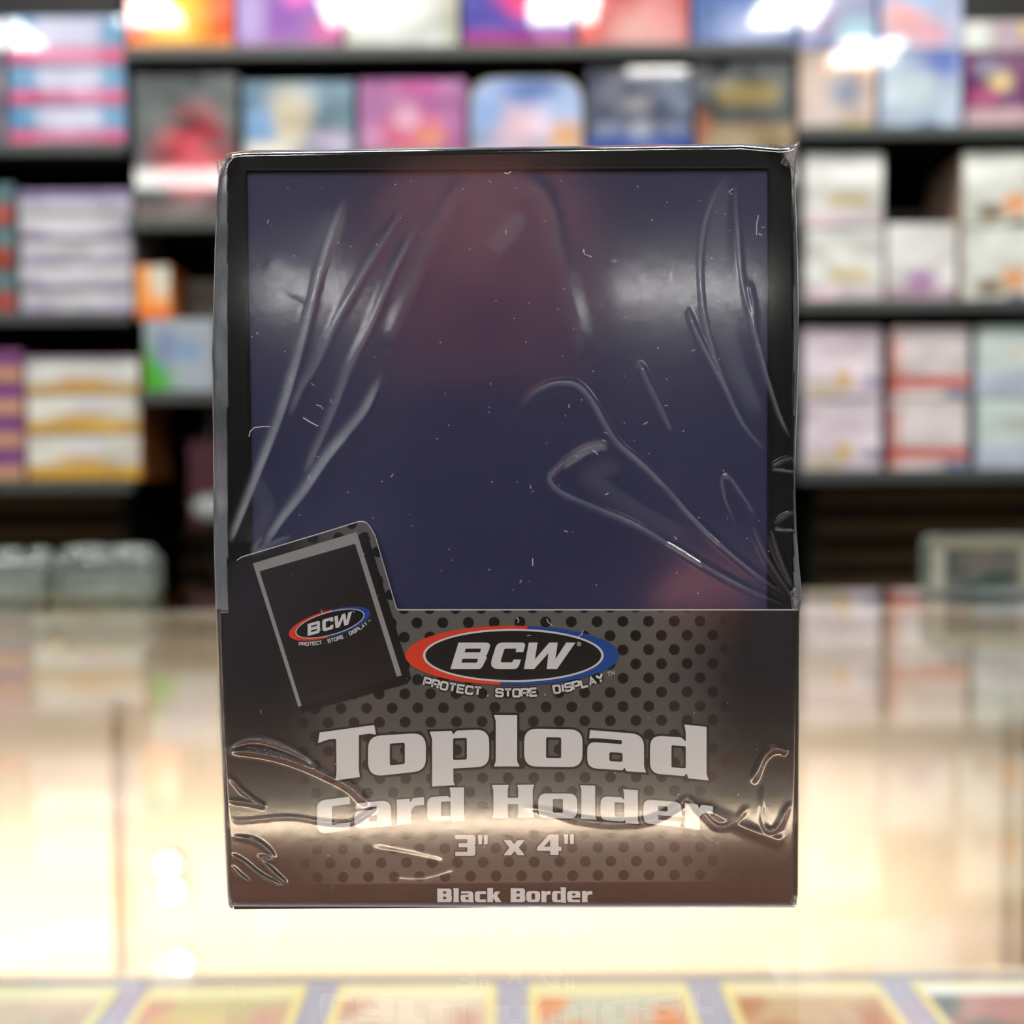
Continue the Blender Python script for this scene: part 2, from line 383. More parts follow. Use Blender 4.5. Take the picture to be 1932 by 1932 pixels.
mp = art('art_purple_peach', R3((214, 164, 130)), [('band', .45, 1, R3((126, 74, 130)), .08)])
stack(-180, 38, ZLs[2], (62, 62, 62, 60), [mp], (110, 64, 110), names('purple and peach box at the left edge, %s of its stack', 4), group='purple and peach boxes')
# right unit, top shelf
def one(px0, px1, z, h, base, items, side, label, **kw):
    carton(xpx(px0), xpx(px1), z, h * PX, .11, 'booster_box', label, 'box', art('art_booster', R3(base), items, noisy=.2, **kw), side, 'mixed booster boxes on the upper right shelf')
zr = ZRs[0]
one(1506, 1651, zr, 144, (196, 176, 164), [('blob', .65, .8, .4, .25, R3((206, 160, 112))), ('blob', .6, .5, .28, .3, R3((136, 146, 164))), ('blob', .3, .15, .4, .2, R3((214, 200, 194))), ('blob', .7, .03, .25, .05, R3((180, 176, 90)))], (150, 120, 100), 'tan and grey booster box under the bluish violet one at the upper right')
one(1657, 1812, zr, 142, (170, 188, 210), [('blob', .75, .85, .4, .25, R3((96, 116, 190))), ('blob', .4, .5, .4, .35, R3((190, 206, 216))), ('blob', .6, .02, .2, .06, R3((60, 76, 140)))], (120, 140, 190), 'pale blue booster box under the pink and blue one at the upper right')
one(1816, 1990, zr, 138, (108, 52, 100), [('blob', .38, .62, .16, .16, R3((216, 190, 110))), ('blob', .25, .8, .2, .16, R3((150, 150, 170))), ('band', 0, .24, R3((190, 160, 166)), .06), ('blob', .2, .4, .2, .15, R3((170, 70, 116)))], (90, 40, 90), 'purple booster box with a yellow spot at the upper right')
one(1506, 1651, zr + 144 * PX, 144, (150, 156, 190), [('blob', .3, .4, .3, .3, R3((158, 140, 176))), ('blob', .75, .2, .35, .3, R3((150, 190, 206))), ('blob', .2, .05, .4, .15, R3((130, 136, 180)))], (80, 100, 160), 'bluish violet booster box stacked on the tan and grey one')
one(1657, 1812, zr + 142 * PX, 144, (176, 186, 214), [('blob', .3, .4, .35, .3, R3((226, 168, 168))), ('blob', .6, .2, .3, .2, R3((206, 150, 166))), ('blob', .5, .75, .3, .25, R3((146, 186, 226)))], (60, 100, 180), 'pink and blue booster box stacked on the pale blue one')
one(1812, 1990, zr + 138 * PX, 60, (180, 160, 172), [('blob', .16, .5, .2, .6, R3((216, 226, 218))), ('blob', .7, .7, .12, .4, R3((206, 180, 110)))], (170, 176, 170), 'flat pinkish grey box on the purple booster box')
# right unit, second shelf
mw = art('art_white_gold', R3((212, 214, 210)), [('rect', .3, .82, .28, .42, R3((196, 172, 104)), .06), ('band', 0, .22, R3((186, 174, 180)), .08), ('blob', .2, .06, .3, .12, R3((206, 180, 190)))], noisy=.08, coat=.2)
stack(1518, 1668, ZRs[1], (138, 138), [mw], (150, 156, 150), names('white box with a dull gold strip, %s of its stack', 2), group='white and gold boxes')
mwp = art('art_white_violet', R3((212, 212, 210)), [('blob', .5, .25, .26, .2, R3((176, 136, 182))), ('band', 0, .14, R3((170, 140, 160)), .06)], noisy=.08, coat=.2)
stack(1672, 1808, ZRs[1], (146,), [mwp], (120, 80, 90), ['single white box with a violet patch between white stacks'], group='white and violet boxes')
mwo = art('art_white_orange', R3((212, 218, 210)), [('blob', .56, .28, .16, .2, R3((224, 152, 88))), ('blob', .3, .16, .2, .15, R3((120, 100, 70))), ('blob', .6, .03, .15, .06, R3((70, 80, 100)))], noisy=.08, coat=.2)
stack(1814, 1990, ZRs[1], (138, 138), [mwo], (180, 160, 140), names('white box with an orange patch at the right edge, %s of its stack', 2), group='white and orange boxes')
# right unit, third shelf
mpk = art('art_pinkish', R3((214, 202, 212)), [('blob', .52, .26, .12, .16, R3((208, 168, 70))), ('rect', .8, 1, .16, .3, R3((90, 100, 136)), .06), ('blob', .25, .1, .3, .16, R3((196, 186, 160))), ('rect', .3, .75, .62, .72, R3((196, 176, 186)), .06)], noisy=.08, coat=.2)
stack(1516, 1666, ZRs[2], (134, 136), [mpk], (110, 110, 120), names('pale pink box with a small yellow spot, %s of its stack', 2), group='pale pink boxes')
mrd = art('art_white_red', R3((216, 208, 208)), [('band', .14, .3, R3((196, 84, 70)), .06), ('rect', 0, .1, 0, .9, R3((190, 90, 72)), .08), ('blob', .85, .05, .2, .08, R3((90, 120, 160)))], noisy=.08, coat=.2)
stack(1680, 1832, ZRs[2], (134, 136), [mrd], (120, 60, 60), names('white box with a red band, %s of its stack', 2), group='white and red boxes')
mmt = art('art_mint', R3((196, 212, 208)), [('band', 0, .34, R3((176, 184, 204)), .1), ('rect', .4, 1, .6, .7, R3((190, 176, 160)), .06)], noisy=.08, coat=.2)
stack(1843, 1996, ZRs[2], (134, 136), [mmt], (130, 150, 160), names('pale mint box at the right edge, %s of its stack', 2), group='pale mint boxes')

# ================================================================== SHOW CASE
CX0, CX1, CY0, CY1 = -.95, .288, -.118, .418
case = thing('display_case', 'glass topped display counter lit warm from inside, under the pack', 'display case', (0, 0, ZF))
def cpart(name, x0, x1, y0, y1, z0, z1, mat, bev=.0, parent=None):
    return obj(name, boxmesh(name, x0, x1, y0, y1, z0 - ZF, z1 - ZF, bev), M[mat] if isinstance(mat, str) else mat, parent or case)
cpart('glass_top', CX0, CX1, CY0, CY1, -.008, 0, 'glass')
cpart('glass_front', CX0, CX1, CY0, CY0 + .006, -.5, -.0085, 'sideglass')
cpart('glass_side', CX1 - .005, CX1, CY0 + .0065, CY1 - .016, -.5, -.0085, 'sideglass')
cpart('glass_side', CX0, CX0 + .005, CY0 + .0065, CY1 - .016, -.5, -.0085, 'sideglass')
cpart('header_rail', CX0 + .006, CX1 - .006, CY1 - .034, CY1 - .004, -.052, -.009, 'rail', .001)
for x in (CX0 + .006, CX1 - .0135):
    cpart('corner_post', x - .005, x + .0075, CY1 - .0155, CY1 - .002, -.5, -.0085 - .0435, 'rail', .001)
dr = cpart('sliding_door', CX0 + .02, at(215, 1500, CY1 - .03).x, CY1 - .034, CY1 - .026, -.48, -.0525, 'cream', .001)
cpart('finger_pull', at(215, 1500, CY1 - .03).x - .060, at(215, 1500, CY1 - .03).x - .040, CY1 - .0352, CY1 - .0342, -.33, -.26, 'rail', .0003, dr)
cpart('sliding_door', at(150, 1500, CY1 - .03).x, CX1 - .022, CY1 - .022, CY1 - .0165, -.48, -.0525, 'cream', .001)
cpart('base_cabinet', CX0, CX1, CY0, CY1 - .002, ZF, -.5005, 'cream', .002)
M['mat'] = flat('violet_grey_cloth', srgb(168, 163, 180), .9, grain=.2, scale=400)
ZSH = -.140                     # card deck under the glass
YD = at(966, 1845, 0).y         # placeholder, replaced below
def at_z(px, py, z):
    d = ROT.to_3x3() @ Vector(((px - 966) / F, (966 - py) / F, -1))
    return CAM + d * ((z - CAM.z) / d.z)
YD = at_z(966, 1846, ZSH).y
dk = cpart('card_deck', CX0 + .006, CX1 - .006, CY0 + .007, YD, ZSH - .012, ZSH, 'mat', .001)
cpart('deck_edge', CX0 + .006, CX1 - .006, YD + .0002, YD + .004, ZSH - .014, ZSH + .0015, 'rail', .0005, dk)
# cards lying in a row on the deck
def card(xc, lab, cols, rot=0, yo=0.0):
    t = thing('trading_card', lab, 'card', (xc, YD - .006 - .044 + yo, ZSH + .0002), 'trading cards on the deck under the glass')
    t.rotation_euler.z = rot
    bm = bmesh.new(); prism(bm, rounded([(-.0315, -.044, .003), (.0315, -.044, .003), (.0315, .044, .003), (-.0315, .044, .003)]), -.0007, 0)
    for v in bm.verts: v.co = (v.co.x, v.co.z, -v.co.y)
    bmesh.ops.recalc_face_normals(bm, faces=bm.faces)
    obj('border', frombm(bm, 'border'), flat('card_yellow', srgb(*cols[0]), .3, coat=.4), t)
    tt = NT('card_art'); g, (gx, gy, gz) = tt.coords('Generated')
    n = tt.noise(g, 3.0, 2)
    c = tt.mix(tt.smooth(n, .38, .62), R3(cols[1]), R3(cols[2])); c = tt.mix(tt.smooth(gy, .88, .93), c, R3(cols[3]))
    obj('picture', boxmesh('picture', -.028, .028, -.0405, .0405, .00072, .00085), tt.done(tt.principled(c, .3, coat=.4)), t)
XW = lambda px: at_z(px, 1885, ZSH).x
card(XW(785), 'pale card with a rose picture, second of the row from the left', ((226, 210, 150), (190, 150, 140), (216, 200, 186), (226, 220, 190)))
card(XW(425), 'card with a mottled red picture, leftmost whole card under the glass', ((226, 210, 150), (196, 150, 140), (186, 176, 140), (220, 214, 176)), .02)
card(XW(1150), 'card with an orange picture, third of the row under the glass', ((226, 210, 150), (206, 130, 96), (180, 180, 170), (214, 206, 170)))
card(XW(1520), 'card with a tan landscape picture, fourth of the row under the glass', ((226, 210, 150), (176, 120, 90), (190, 160, 130), (222, 210, 180)), -.01)
card(XW(1890), 'white topped card with a dark green picture, rightmost under the glass', ((226, 210, 150), (90, 110, 106), (170, 120, 120), (232, 230, 224)))
card(XW(65), 'card at the left edge with a dull brown picture under the glass', ((214, 214, 150), (170, 150, 130), (190, 176, 160), (214, 214, 180)))

# lamps of the case, with an added reflector rail and stand-in glare spots
M['reflector'] = flat('warm_reflector', srgb(228, 122, 72), .45, grain=.3, scale=50)
cpart('warm_reflector_rail', CX0 + .006, CX1 - .006, CY0 + .0065, CY0 + .0095, -.085, -.009, 'reflector', .0005)  # unseen rail added to give the film its warm brown reflection
def strip(label, x0, x1, y, z, aim, power, name='led_strip'):
    t = thing(name, label, 'lamp', ((x0 + x1) / 2, y, z)); L = (x1 - x0) / 2
    obj('channel', boxmesh('channel', -L, L, -.005, .005, 0, .005, .0008), M['metal'], t)
    obj('diffuser', boxmesh('diffuser', -L + .004, L - .004, -.004, .004, -.003, -.0002, .0006), emitter('led_glow', (1, .80, .55, 1), 3.0 * LED_E), t)
    ld = bpy.data.lights.new('led_light', 'AREA'); ld.shape = 'RECTANGLE'; ld.size = L * 2 - .02; ld.size_y = .006
    ld.energy = power * LED_E; ld.color = (1, .77, .57)
    lo = bpy.data.objects.new('led_light', ld); COL.objects.link(lo); lo.parent = t; lo.location = (0, 0, -.004)
    lo.rotation_euler = aim
    return t
strip('warm light strip along the front top edge inside the case', CX0 + .03, CX1 - .03, CY0 + .016, -.016, (math.radians(62), 0, 0), .62)
strip('warm light strip along the rear edge of the card deck', -.80, .24, YD + .0095, ZSH - .0195, (math.radians(106), 0, 0), 2.1)
def add_glare_spot(px, py, lab):  # glowing disc stands in for a reflected light spot on the door
    p = at(px, py, CY1 - .0225)
    t = thing('glare_spot', lab, 'lamp', p)
    bm = bmesh.new(); tube(bm, [(0, -.0005, 0), (0, -.004, 0)], .0075, 20); obj('glare_base', frombm(bm, 'glare_base'), M['metal'], t)
    bm = bmesh.new(); tube(bm, [(0, -.0042, 0), (0, -.0052, 0), (0, -.006, 0)], [.006, .0058, .0035], 20); obj('lens', frombm(bm, 'lens'), emitter('glare_spot_glow', (1, .88, .68, 1), 5), t)
add_glare_spot(322, 1625, 'upper glowing disc standing in for a reflected light spot on the inner rear door of the case')
add_glare_spot(330, 1675, 'middle glowing disc standing in for a reflected light spot on the inner rear door of the case')
add_glare_spot(345, 1812, 'lowest glowing disc standing in for a reflected light spot on the inner rear door of the case')

# ---- things at the rear edge of the counter
M['clear'] = glassy('clear_plastic', (.80, .84, .83, 1), .06, .05, .60, srgb(190, 206, 200))
def clearbox(px0, px1, ptop, Y, lab, lids):
    a, b = at(px0, 1100, Y), at(px1, 1100, Y); h = at((px0 + px1) / 2, ptop, Y).z
    t = thing('clear_deck_box', lab, 'box', ((a.x + b.x) / 2, Y, .0003), 'clear boxes at the rear of the counter'); L = (b.x - a.x) / 2
    bm = bmesh.new(); bx(bm, -L, L, -.012, .012, 0, h * .80, .004, 3); obj('body', frombm(bm, 'body', True), M['clear'], t)
    obj('contents', boxmesh('contents', -L * .85, L * .85, -.007, .007, .002, h * .5, .001), flat('grey_contents', srgb(120, 130, 126), .6), t)
    for (u, rw) in lids:
        bm = bmesh.new(); tube(bm, [(u * L, 0, h * .78), (u * L, 0, h * .9), (u * L, 0, h * .97), (u * L, 0, h)], [rw * L, rw * L, rw * L * .85, rw * L * .45], 20)
        obj('lid', frombm(bm, 'lid', True), M['clear'], t)
YK = CY1 - .016
clearbox(-85, 103, 1035, YK, 'hazy clear plastic box at the left edge of the rear counter', [(.1, .3), (.72, .25)])
clearbox(112, 298, 1030, YK, 'hazy clear plastic box with rounded lids left of the pack', [(-.45, .5), (.45, .5)])
a, b = at(1740, 1100, YK), at(1950, 1100, YK); hh = at(1840, 1010, YK).z; L = (b.x - a.x) / 2
t = thing('card_slab', 'clear upright card holder with a dark picture right of the pack', 'card holder', ((a.x + b.x) / 2 - .0, YK, .0003)); 
bm = bmesh.new(); prism(bm, rounded([(-L, 0, .002), (L, 0, .002), (L, hh, .006), (-L, hh, .006)]), -.004, .004); obj('case', frombm(bm, 'case'), M['clear'], t)
tt = NT('slab_art'); g, (gx, gy, gz) = tt.coords('Generated')
c = tt.mix(tt.smooth(tt.noise(g, 3, 2), .4, .6), R3((110, 108, 100)), R3((60, 76, 74)))
c = tt.mix(tt.smooth(gx, .84, .9), tt.mix(tt.smooth(gx, .10, .16), R3((170, 172, 160)), c), R3((160, 160, 146))); c = tt.mix(tt.smooth(gz, .74, .82), c, R3((150, 146, 124)))
obj('card', boxmesh('card', -L * .9, L * .9, -.0052, -.0042, .002, hh * .94), tt.done(tt.principled(c, .4)), t)

# a small pack hanging under the lowest centre shelf, half hidden by the pack
def hanger(px, ptop, pbot, col1, col2, lab):
    Y = YS + .06; p = at(px, (ptop + pbot) / 2, Y); h = (at(px, ptop, Y).z - at(px, pbot, Y).z) / 2
    t = thing('hanging_pack', lab, 'pack', p, None)
    obj('backing_card', boxmesh('backing_card', -.028, .028, .0, .002, -h, h, .0008), flat('pack_card', srgb(*col1), .5), t)
    bm = bmesh.new(); bmesh.ops.create_uvsphere(bm, u_segments=16, v_segments=10, radius=1)
    for v in bm.verts: v.co = (v.co.x * .024, v.co.y * .012 - .006, v.co.z * h * .32 - h * .55)
    obj('bubble', frombm(bm, 'bubble', True), flat('pack_white', srgb(*col2), .25, coat=.5), t)
    bm = bmesh.new(); tube(bm, [(0, .001, h), (0, .001, ZCs[2] - .0125 - p.z)], .0015); obj('hook', frombm(bm, 'hook'), M['metal'], t)
hanger(398, 828, 995, (92, 44, 60), (190, 200, 196), 'dark red hanging pack with a white bubble beside the left edge of the pack')


# ================================================================== THE WRAPPED PACK
pack = thing('card_holder_pack', 'shrink wrapped pack of black bordered card holders in a printed tray on the glass counter', 'pack')
YT, YG = -.0009, -.00096        # front of the tray, of its lowest print layer
DEP = .036                      # depth of the stack
def X_(px, py, Y=0): p = at(px, py, Y); return Vector((p.x, p.z))
ZLOW = .0012
# ---- card holders: black rim and blue tinted clear sheet, 24 in a row
bl, br = X_(434, 1690, 0), X_(1496, 1690, 0)
tl, tr = X_(427, 284, 0), X_(1493, 276, 0)
W0, W1, T0, T1 = bl.x, br.x, tl.y, tr.y
M['rim'] = flat('black_rim_plastic', srgb(17, 19, 20), .5, grain=.3, scale=200, spec=.2)
tt = NT('blue_clear_sheet'); v, _ = tt.coords()
cloud = tt.smooth(tt.noise(v, 30, 2), .3, .7)
dif = tt.diffuse(tt.mix(cloud, srgb(66, 68, 106), srgb(74, 76, 112)))
base = tt.mixsh(.62, tt.transp((.45, .48, .66, 1)), dif)
M['sheet'] = tt.done(tt.mixsh(tt.math('MULTIPLY', tt.schlick(.07), 1.0), base, tt.glossy((1, 1, 1, 1), .22)))
M['sheet_in'] = flat('blue_sheet_inner', srgb(40, 43, 74), .4)
N = 24; PIT = DEP / N
rpx = .0766e-3
outer = rounded([(W0, ZLOW, .0022), (W1, ZLOW, .0022), (tr.x, T1, .0044), (tl.x, T0, .0040)], 6)
il, ir = X_(463, 330, 0).x, X_(1452, 330, 0).x
inner = rounded([(il, ZLOW + .003, .0005), (ir, ZLOW + .003, .0005), (ir, T1 - 40 * rpx, .0005), (il, T0 - 37 * rpx, .0005)], 2)
bm = bmesh.new(); prism(bm, outer, 0, PIT * .86, [inner]); rimm = frombm(bm, 'rim')
bm = bmesh.new(); prism(bm, [p * 1 for p in inner], .00015, PIT * .7); shm = frombm(bm, 'clear_sheet'); shm2 = shm.copy()
# soft raised lip along the inner edge of the rim
def ribbon_pts(loop, w):
    n = len(loop); L_, R_ = [], []
    for i in range(n):
        p = loop[i]; a = loop[i - 1]; b = loop[(i + 1) % n]
        d1 = (p - a); d2 = (b - p)
        d1 = d1.normalized() if d1.length > 1e-12 else Vector((1, 0)); d2 = d2.normalized() if d2.length > 1e-12 else d1
        n1 = Vector((-d1.y, d1.x)); n2 = Vector((-d2.y, d2.x)); m = n1 + n2
        m = m.normalized() if m.length > 1e-6 else n1
        k = w / max(.45, m.dot(n1))
        L_.append(p + m * k); R_.append(p - m * k)
    return L_, R_
bm = bmesh.new()
a_, b_ = ribbon_pts([Vector(p) for p in inner], .00022)
va = [bm.verts.new((p.x, -.0001, p.y)) for p in a_]; vb = [bm.verts.new((p.x, -.0001, p.y)) for p in b_]; vc = [bm.verts.new((p[0], -.0004, p[1])) for p in inner]
for i in range(len(va)):
    j = (i + 1) % len(va)
    bm.faces.new((va[i], va[j], vc[j], vc[i])); bm.faces.new((vc[i], vc[j], vb[j], vb[i]))
lipm = frombm(bm, 'inner_lip', True)
for k in range(N):
    r = obj('card_holder_rim', rimm, M['rim'], pack, (random.uniform(-1, 1) * .00012 * (k > 0), k * PIT, -random.uniform(0, .0006) * (k > 0)))
    obj('clear_sheet', shm if k == 0 else shm2, M['sheet'] if k == 0 else None, r)
    if k == 0: obj('inner_lip', lipm, M['rim'], r)
shm2.materials.clear(); shm2.materials.append(M['sheet_in'])

# ---- printed tray
pxl = .1446 / F                 # metres per pixel on the tray front (nearly)
def trayfront():
    P = [(417, 1157), (431, 1156), (431, 1061), (447, 1058, 3), (456, 1052, 6), (600, 1009), (690, 981, 22), (707, 1012), (748, 1152, 9), (1507, 1152), (1506, 1400), (1504, 1690), (1502, 1708, 6), (434, 1711, 8), (431, 1690), (424, 1420)]
    return [X_(p.x, p.y, YT) for p in rounded(P, 6)]
tt = NT('tray_print'); v, (ox, oy, oz) = tt.coords()
def Xm(px): return X_(px, 1400, YT).x
def Zm(py): return X_(966, py, YT).y
ax = tt.math('ABSOLUTE', tt.math('SUBTRACT', ox, Xm(965)))
vis = tt.math('SUBTRACT', 1.0, tt.smooth(ax, 250 * pxl, 455 * pxl))
px_, pz_ = 48.75 * pxl, 27.05 * pxl
rv = tt.math('DIVIDE', tt.math('SUBTRACT', Zm(1174), oz), pz_)
ri = tt.math('FLOOR', tt.math('ADD', rv, .5)); fz = tt.math('MULTIPLY', tt.math('SUBTRACT', rv, ri), pz_)
odd = tt.math('FLOORED_MODULO', ri, 2.0)
cu = tt.math('ADD', tt.math('DIVIDE', tt.math('SUBTRACT', ox, Xm(789)), px_), tt.math('MULTIPLY', odd, .5))
fx = tt.math('MULTIPLY', tt.math('SUBTRACT', cu, tt.math('FLOOR', tt.math('ADD', cu, .5))), px_)
dist = tt.math('SQRT', tt.math('ADD', tt.math('MULTIPLY', fx, fx), tt.math('MULTIPLY', fz, fz)))
dot = tt.math('SUBTRACT', 1.0, tt.smooth(dist, 9.9 * pxl, 10.9 * pxl))
half = tt.math('MULTIPLY', tt.noise(v, 9000, 0), .35)
grey = tt.mix(tt.smooth(oz, Zm(1340), Zm(1160)), srgb(86, 84, 82), srgb(102, 101, 99))
grey = tt.mix(half, grey, srgb(60, 60, 60))
c = tt.mix(vis, srgb(28, 27, 27), grey)
c = tt.mix(tt.math('MULTIPLY', dot, tt.smooth(vis, .0, .25)), c, srgb(20, 20, 20))
low = tt.math('SUBTRACT', 1.0, tt.smooth(oz, Zm(1667), Zm(1664)))
c = tt.mix(low, c, srgb(38, 34, 32))
M['print'] = tt.done(tt.principled(c, .35, coat=.15))
M['cardboard'] = flat('tray_cardboard_dark', srgb(46, 42, 41), .5, grain=.2, scale=300)
bm = bmesh.new(); prism(bm, trayfront(), YT, YT + .0004); tray = obj('tray_front', frombm(bm, 'tray_front'), M['print'], pack)
# pale cut edge of the board along the top
cut = [X_(p.x, p.y, YT) for p in rounded([(431, 1061), (447, 1058, 3), (456, 1052, 6), (600, 1009), (690, 981, 22), (707, 1012), (748, 1152, 9), (1506, 1152)], 6)][1:]
bm = bmesh.new(); tube(bm, [(p.x, YT + .0002, p.y + .00005) for p in cut], .00011, 6); obj('cut_edge', frombm(bm, 'cut_edge'), flat('white_board_core', srgb(200, 200, 196), .6), tray)
bm = bmesh.new(); tube(bm, [(p.x, YT + .0001, p.y) for p in (X_(417, 1157.5, YT), X_(450, 1156, YT), X_(478, 1154, YT))], .0001, 6); obj('slit', frombm(bm, 'slit'), flat('slit_core', srgb(170, 168, 164), .6), tray)
zt = Zm(1158)
xl0, xl1 = X_(417, 1157, YT).x, X_(433, 1705, YT).x; xr0, xr1 = X_(1506, 1157, YT).x, X_(1503, 1705, YT).x
def quadwall(name, A, B, t):      # side wall of the tray
    vs_ = [(A[0], YT + .0005, A[1]), (B[0], YT + .0005, B[1]), (B[0], DEP + .0006, B[1]), (A[0], DEP + .0006, A[1])]
    vs_ += [(x + t, y, z) for x, y, z in vs_]
    f = [(0, 1, 2, 3), (7, 6, 5, 4), (0, 4, 5, 1), (1, 5, 6, 2), (2, 6, 7, 3), (3, 7, 4, 0)]
    obj(name, pydata(name, vs_, f), M['cardboard'], pack)
quadwall('tray_side', (xl0, zt), (xl1, .0006), .0003); quadwall('tray_side', (xr0, zt), (xr1, .0006), -.0003)
obj('tray_back', boxmesh('tray_back', W0, W1, DEP + .0002, DEP + .0006, .0006, zt), M['cardboard'], pack)
obj('tray_bottom', boxmesh('tray_bottom', xl1 + .0005, xr1 - .0005, YT + .0005, DEP, .0004, .0008), M['cardboard'], pack)

# ---- lettering and marks, flat print a hair above the board
def fillmesh(bm, contours, Y):    # contours in pixels
    loops = [[X_(p[0], p[1], Y) for p in c] for c in contours]
    flatp = [p for l in loops for p in l]
    V = [bm.verts.new((p.x, Y, p.y)) for p in flatp]
    for t in tessellate_polygon([[Vector((p.x, p.y, 0)) for p in l] for l in loops]):
        try: bm.faces.new([V[i] for i in t])
        except ValueError: pass
def strokemesh(bm, pts, w, Y, closed=False):   # a ribbon of width w pixels along pts
    pts = [Vector(p[:2]) for p in pts]; n = len(pts); rows = []
    for i in range(n):
        p = pts[i]
        a = pts[i - 1] if (i or closed) else None; b = pts[(i + 1) % n] if (i < n - 1 or closed) else None
        d1 = (p - a) if a is not None else (b - p); d2 = (b - p) if b is not None else d1
        d1 = d1.normalized() if d1.length > 1e-9 else Vector((1, 0)); d2 = d2.normalized() if d2.length > 1e-9 else d1
        n1 = Vector((-d1.y, d1.x)); n2 = Vector((-d2.y, d2.x)); m = n1 + n2; m = m.normalized() if m.length > 1e-6 else n1
        k = w / 2 / max(.5, m.dot(n1)); rows.append((p + m * k, p - m * k))
    V = [[bm.verts.new((q.x, Y, q.y)) for q in (X_(a.x, a.y, Y), X_(b.x, b.y, Y))] for a, b in rows]
    for i in range(n if closed else n - 1):
        j = (i + 1) % n; bm.faces.new((V[i][0], V[j][0], V[j][1], V[i][1]))
RR = lambda x0, x1, y0, y1, r=0: [(x0, y0, r), (x1, y0, r), (x1, y1, r), (x0, y1, r)]
G = {
 'o': [[(0, 0, .34), (1, 0, .34), (1, 1, .34), (0, 1, .34)], RR(.375, .635, .23, .78, .05)],
 'd': [[(0, 0, .30), (.58, 0, .06), (.625, .07), (.655, -.05), (1, -.06), (.965, .10), (.965, 1.32), (.585, 1.34), (.61, 1.14), (.61, .90), (.53, 1, .08), (0, 1, .30)], RR(.365, .61, .2, .78, .04)],
 'a': [[(0, 0, .28), (.6, 0, .04), (.635, .08), (.665, -.02), (1.0, -.02), (.965, .14), (.965, 1, .36), (.05, 1), (.03, .78), (.12, .80), (.59, .80, .05), (.59, .69, .05), (.0, .69, .22)], RR(.375, .60, .22, .46, .06)],
 'p': [[(-.01, 1), (.36, 1), (.385, .90), (.45, 1, .06), (1, 1, .34), (1, 0, .34), (.40, 0, .02), (.39, .02), (.39, -.34), (.415, -.44), (.03, -.44), (.03, .8)], RR(.385, .62, .22, .80, .05)],
 'l': [[(0, 0), (1, 0), (.90, .14), (.90, 1.38), (0, 1.38), (.07, 1.22), (.07, .14)]],
 'r': [[(0, 0), (.58, 0), (.54, .14), (.54, .52), (.66, .69, .18), (1, .69), (1, 1), (.60, 1, .08), (.51, .84), (.47, 1), (.0, 1), (.03, .86), (.03, .14)]],
 'C': [[(0, 0, .28), (0, 1, .28), (.98, 1), (1, .78), (.45, .78, .03), (.45, .22, .03), (1, .21), (.98, 0)]],
 'c': [[(0, 0, .30), (0, 1, .30), (1, 1), (1, .74), (.45, .74, .04), (.45, .24, .04), (1, .24), (1, 0)]],
 'H': [[(0, 0), (.40, 0), (.375, .14), (.375, .42), (.62, .42), (.62, .14), (.60, 0), (1, 0), (.965, .14), (.965, .86), (1, 1), (.60, 1), (.62, .86), (.62, .61), (.375, .61), (.375, .86), (.40, 1), (0, 1), (.035, .86), (.035, .14)]],
 'e': [[(0, 0, .30), (.96, 0), (.98, .22), (.385, .22, .04), (.385, .40), (1, .40), (1, 1, .34), (0, 1, .30)], RR(.385, .63, .58, .78, .04)],
 'B': [[(0, 0), (1, 0, .2), (1, .47, .1), (.93, .5), (.98, .54, .1), (.98, 1, .2), (0, 1)], RR(.40, .62, .22, .40, .02), RR(.40, .62, .62, .80, .02)],
 'k': [[(0, 0), (.42, 0), (.42, .42), (.62, 0), (1.04, 0), (.72, .62), (.96, 1), (.58, 1), (.42, .66), (.42, 1.33), (0, 1.33)]],
 '3': [[(0, 0), (1, 0, .16), (1, .45, .1), (.94, .5), (1, .56, .1), (1, 1, .16), (0, 1), (0, .8), (.6, .8, .05), (.6, .61, .05), (.16, .61), (.16, .42), (.6, .42, .05), (.6, .2, .05), (0, .2)]],
 'x': [[(0, 0), (.36, 0), (.52, .28), (.66, 0), (1, 0), (.72, .5), (1, 1), (.66, 1), (.5, .72), (.34, 1), (0, 1), (.28, .5)]],
 '4': [[(.54, 0), (.88, 0), (.88, .2), (1, .2), (1, .40), (.88, .40), (.88, 1), (.50, 1), (0, .36), (0, .2), (.54, .2)], [(.28, .40), (.54, .40), (.54, .74)]],
 '"': [[(.04, 0), (.38, 0), (.42, 1), (0, 1)], [(.62, 0), (.96, 0), (1, 1), (.58, 1)]],
}
def place(ch, x0, x1, b0, b1, t0, t1, sub=6):
    """glyph mapped into the quad: baseline b0..b1, x-height or cap line t0..t1 (pixels)"""
    hgt = (b0 + b1 - t0 - t1) / 2; out = []
    for c in G[ch]:
        pts = []
        for q in c:
            u, v_ = q[0], q[1]; x = x0 + (x1 - x0) * u
            yb = b0 + (b1 - b0) * u; yt = t0 + (t1 - t0) * u
            pts.append((x, yb + (yt - yb) * v_, (q[2] if len(q) > 2 else 0) * hgt))
        out.append([(p.x, p.y) for p in rounded(pts, sub)])
    return out
M['white'] = flat('print_white', srgb(206, 208, 211), .45, grain=.02)
M['ink'] = flat('print_black', srgb(17, 17, 17), .4, grain=.1)
M['red'] = flat('print_red', srgb(214, 62, 38), .4, grain=.03)
M['blue'] = flat('print_blue', srgb(24, 70, 150), .4, grain=.05)
M['greyp'] = flat('print_grey', srgb(150, 152, 152), .4, grain=.25, scale=4000)
M['darkp'] = flat('print_charcoal', srgb(33, 30, 29), .4, grain=.2, scale=200)
Y1, Y2, Y3, Y4 = YG - .00002, YG - .00004, YG - .00006, YG - .00008
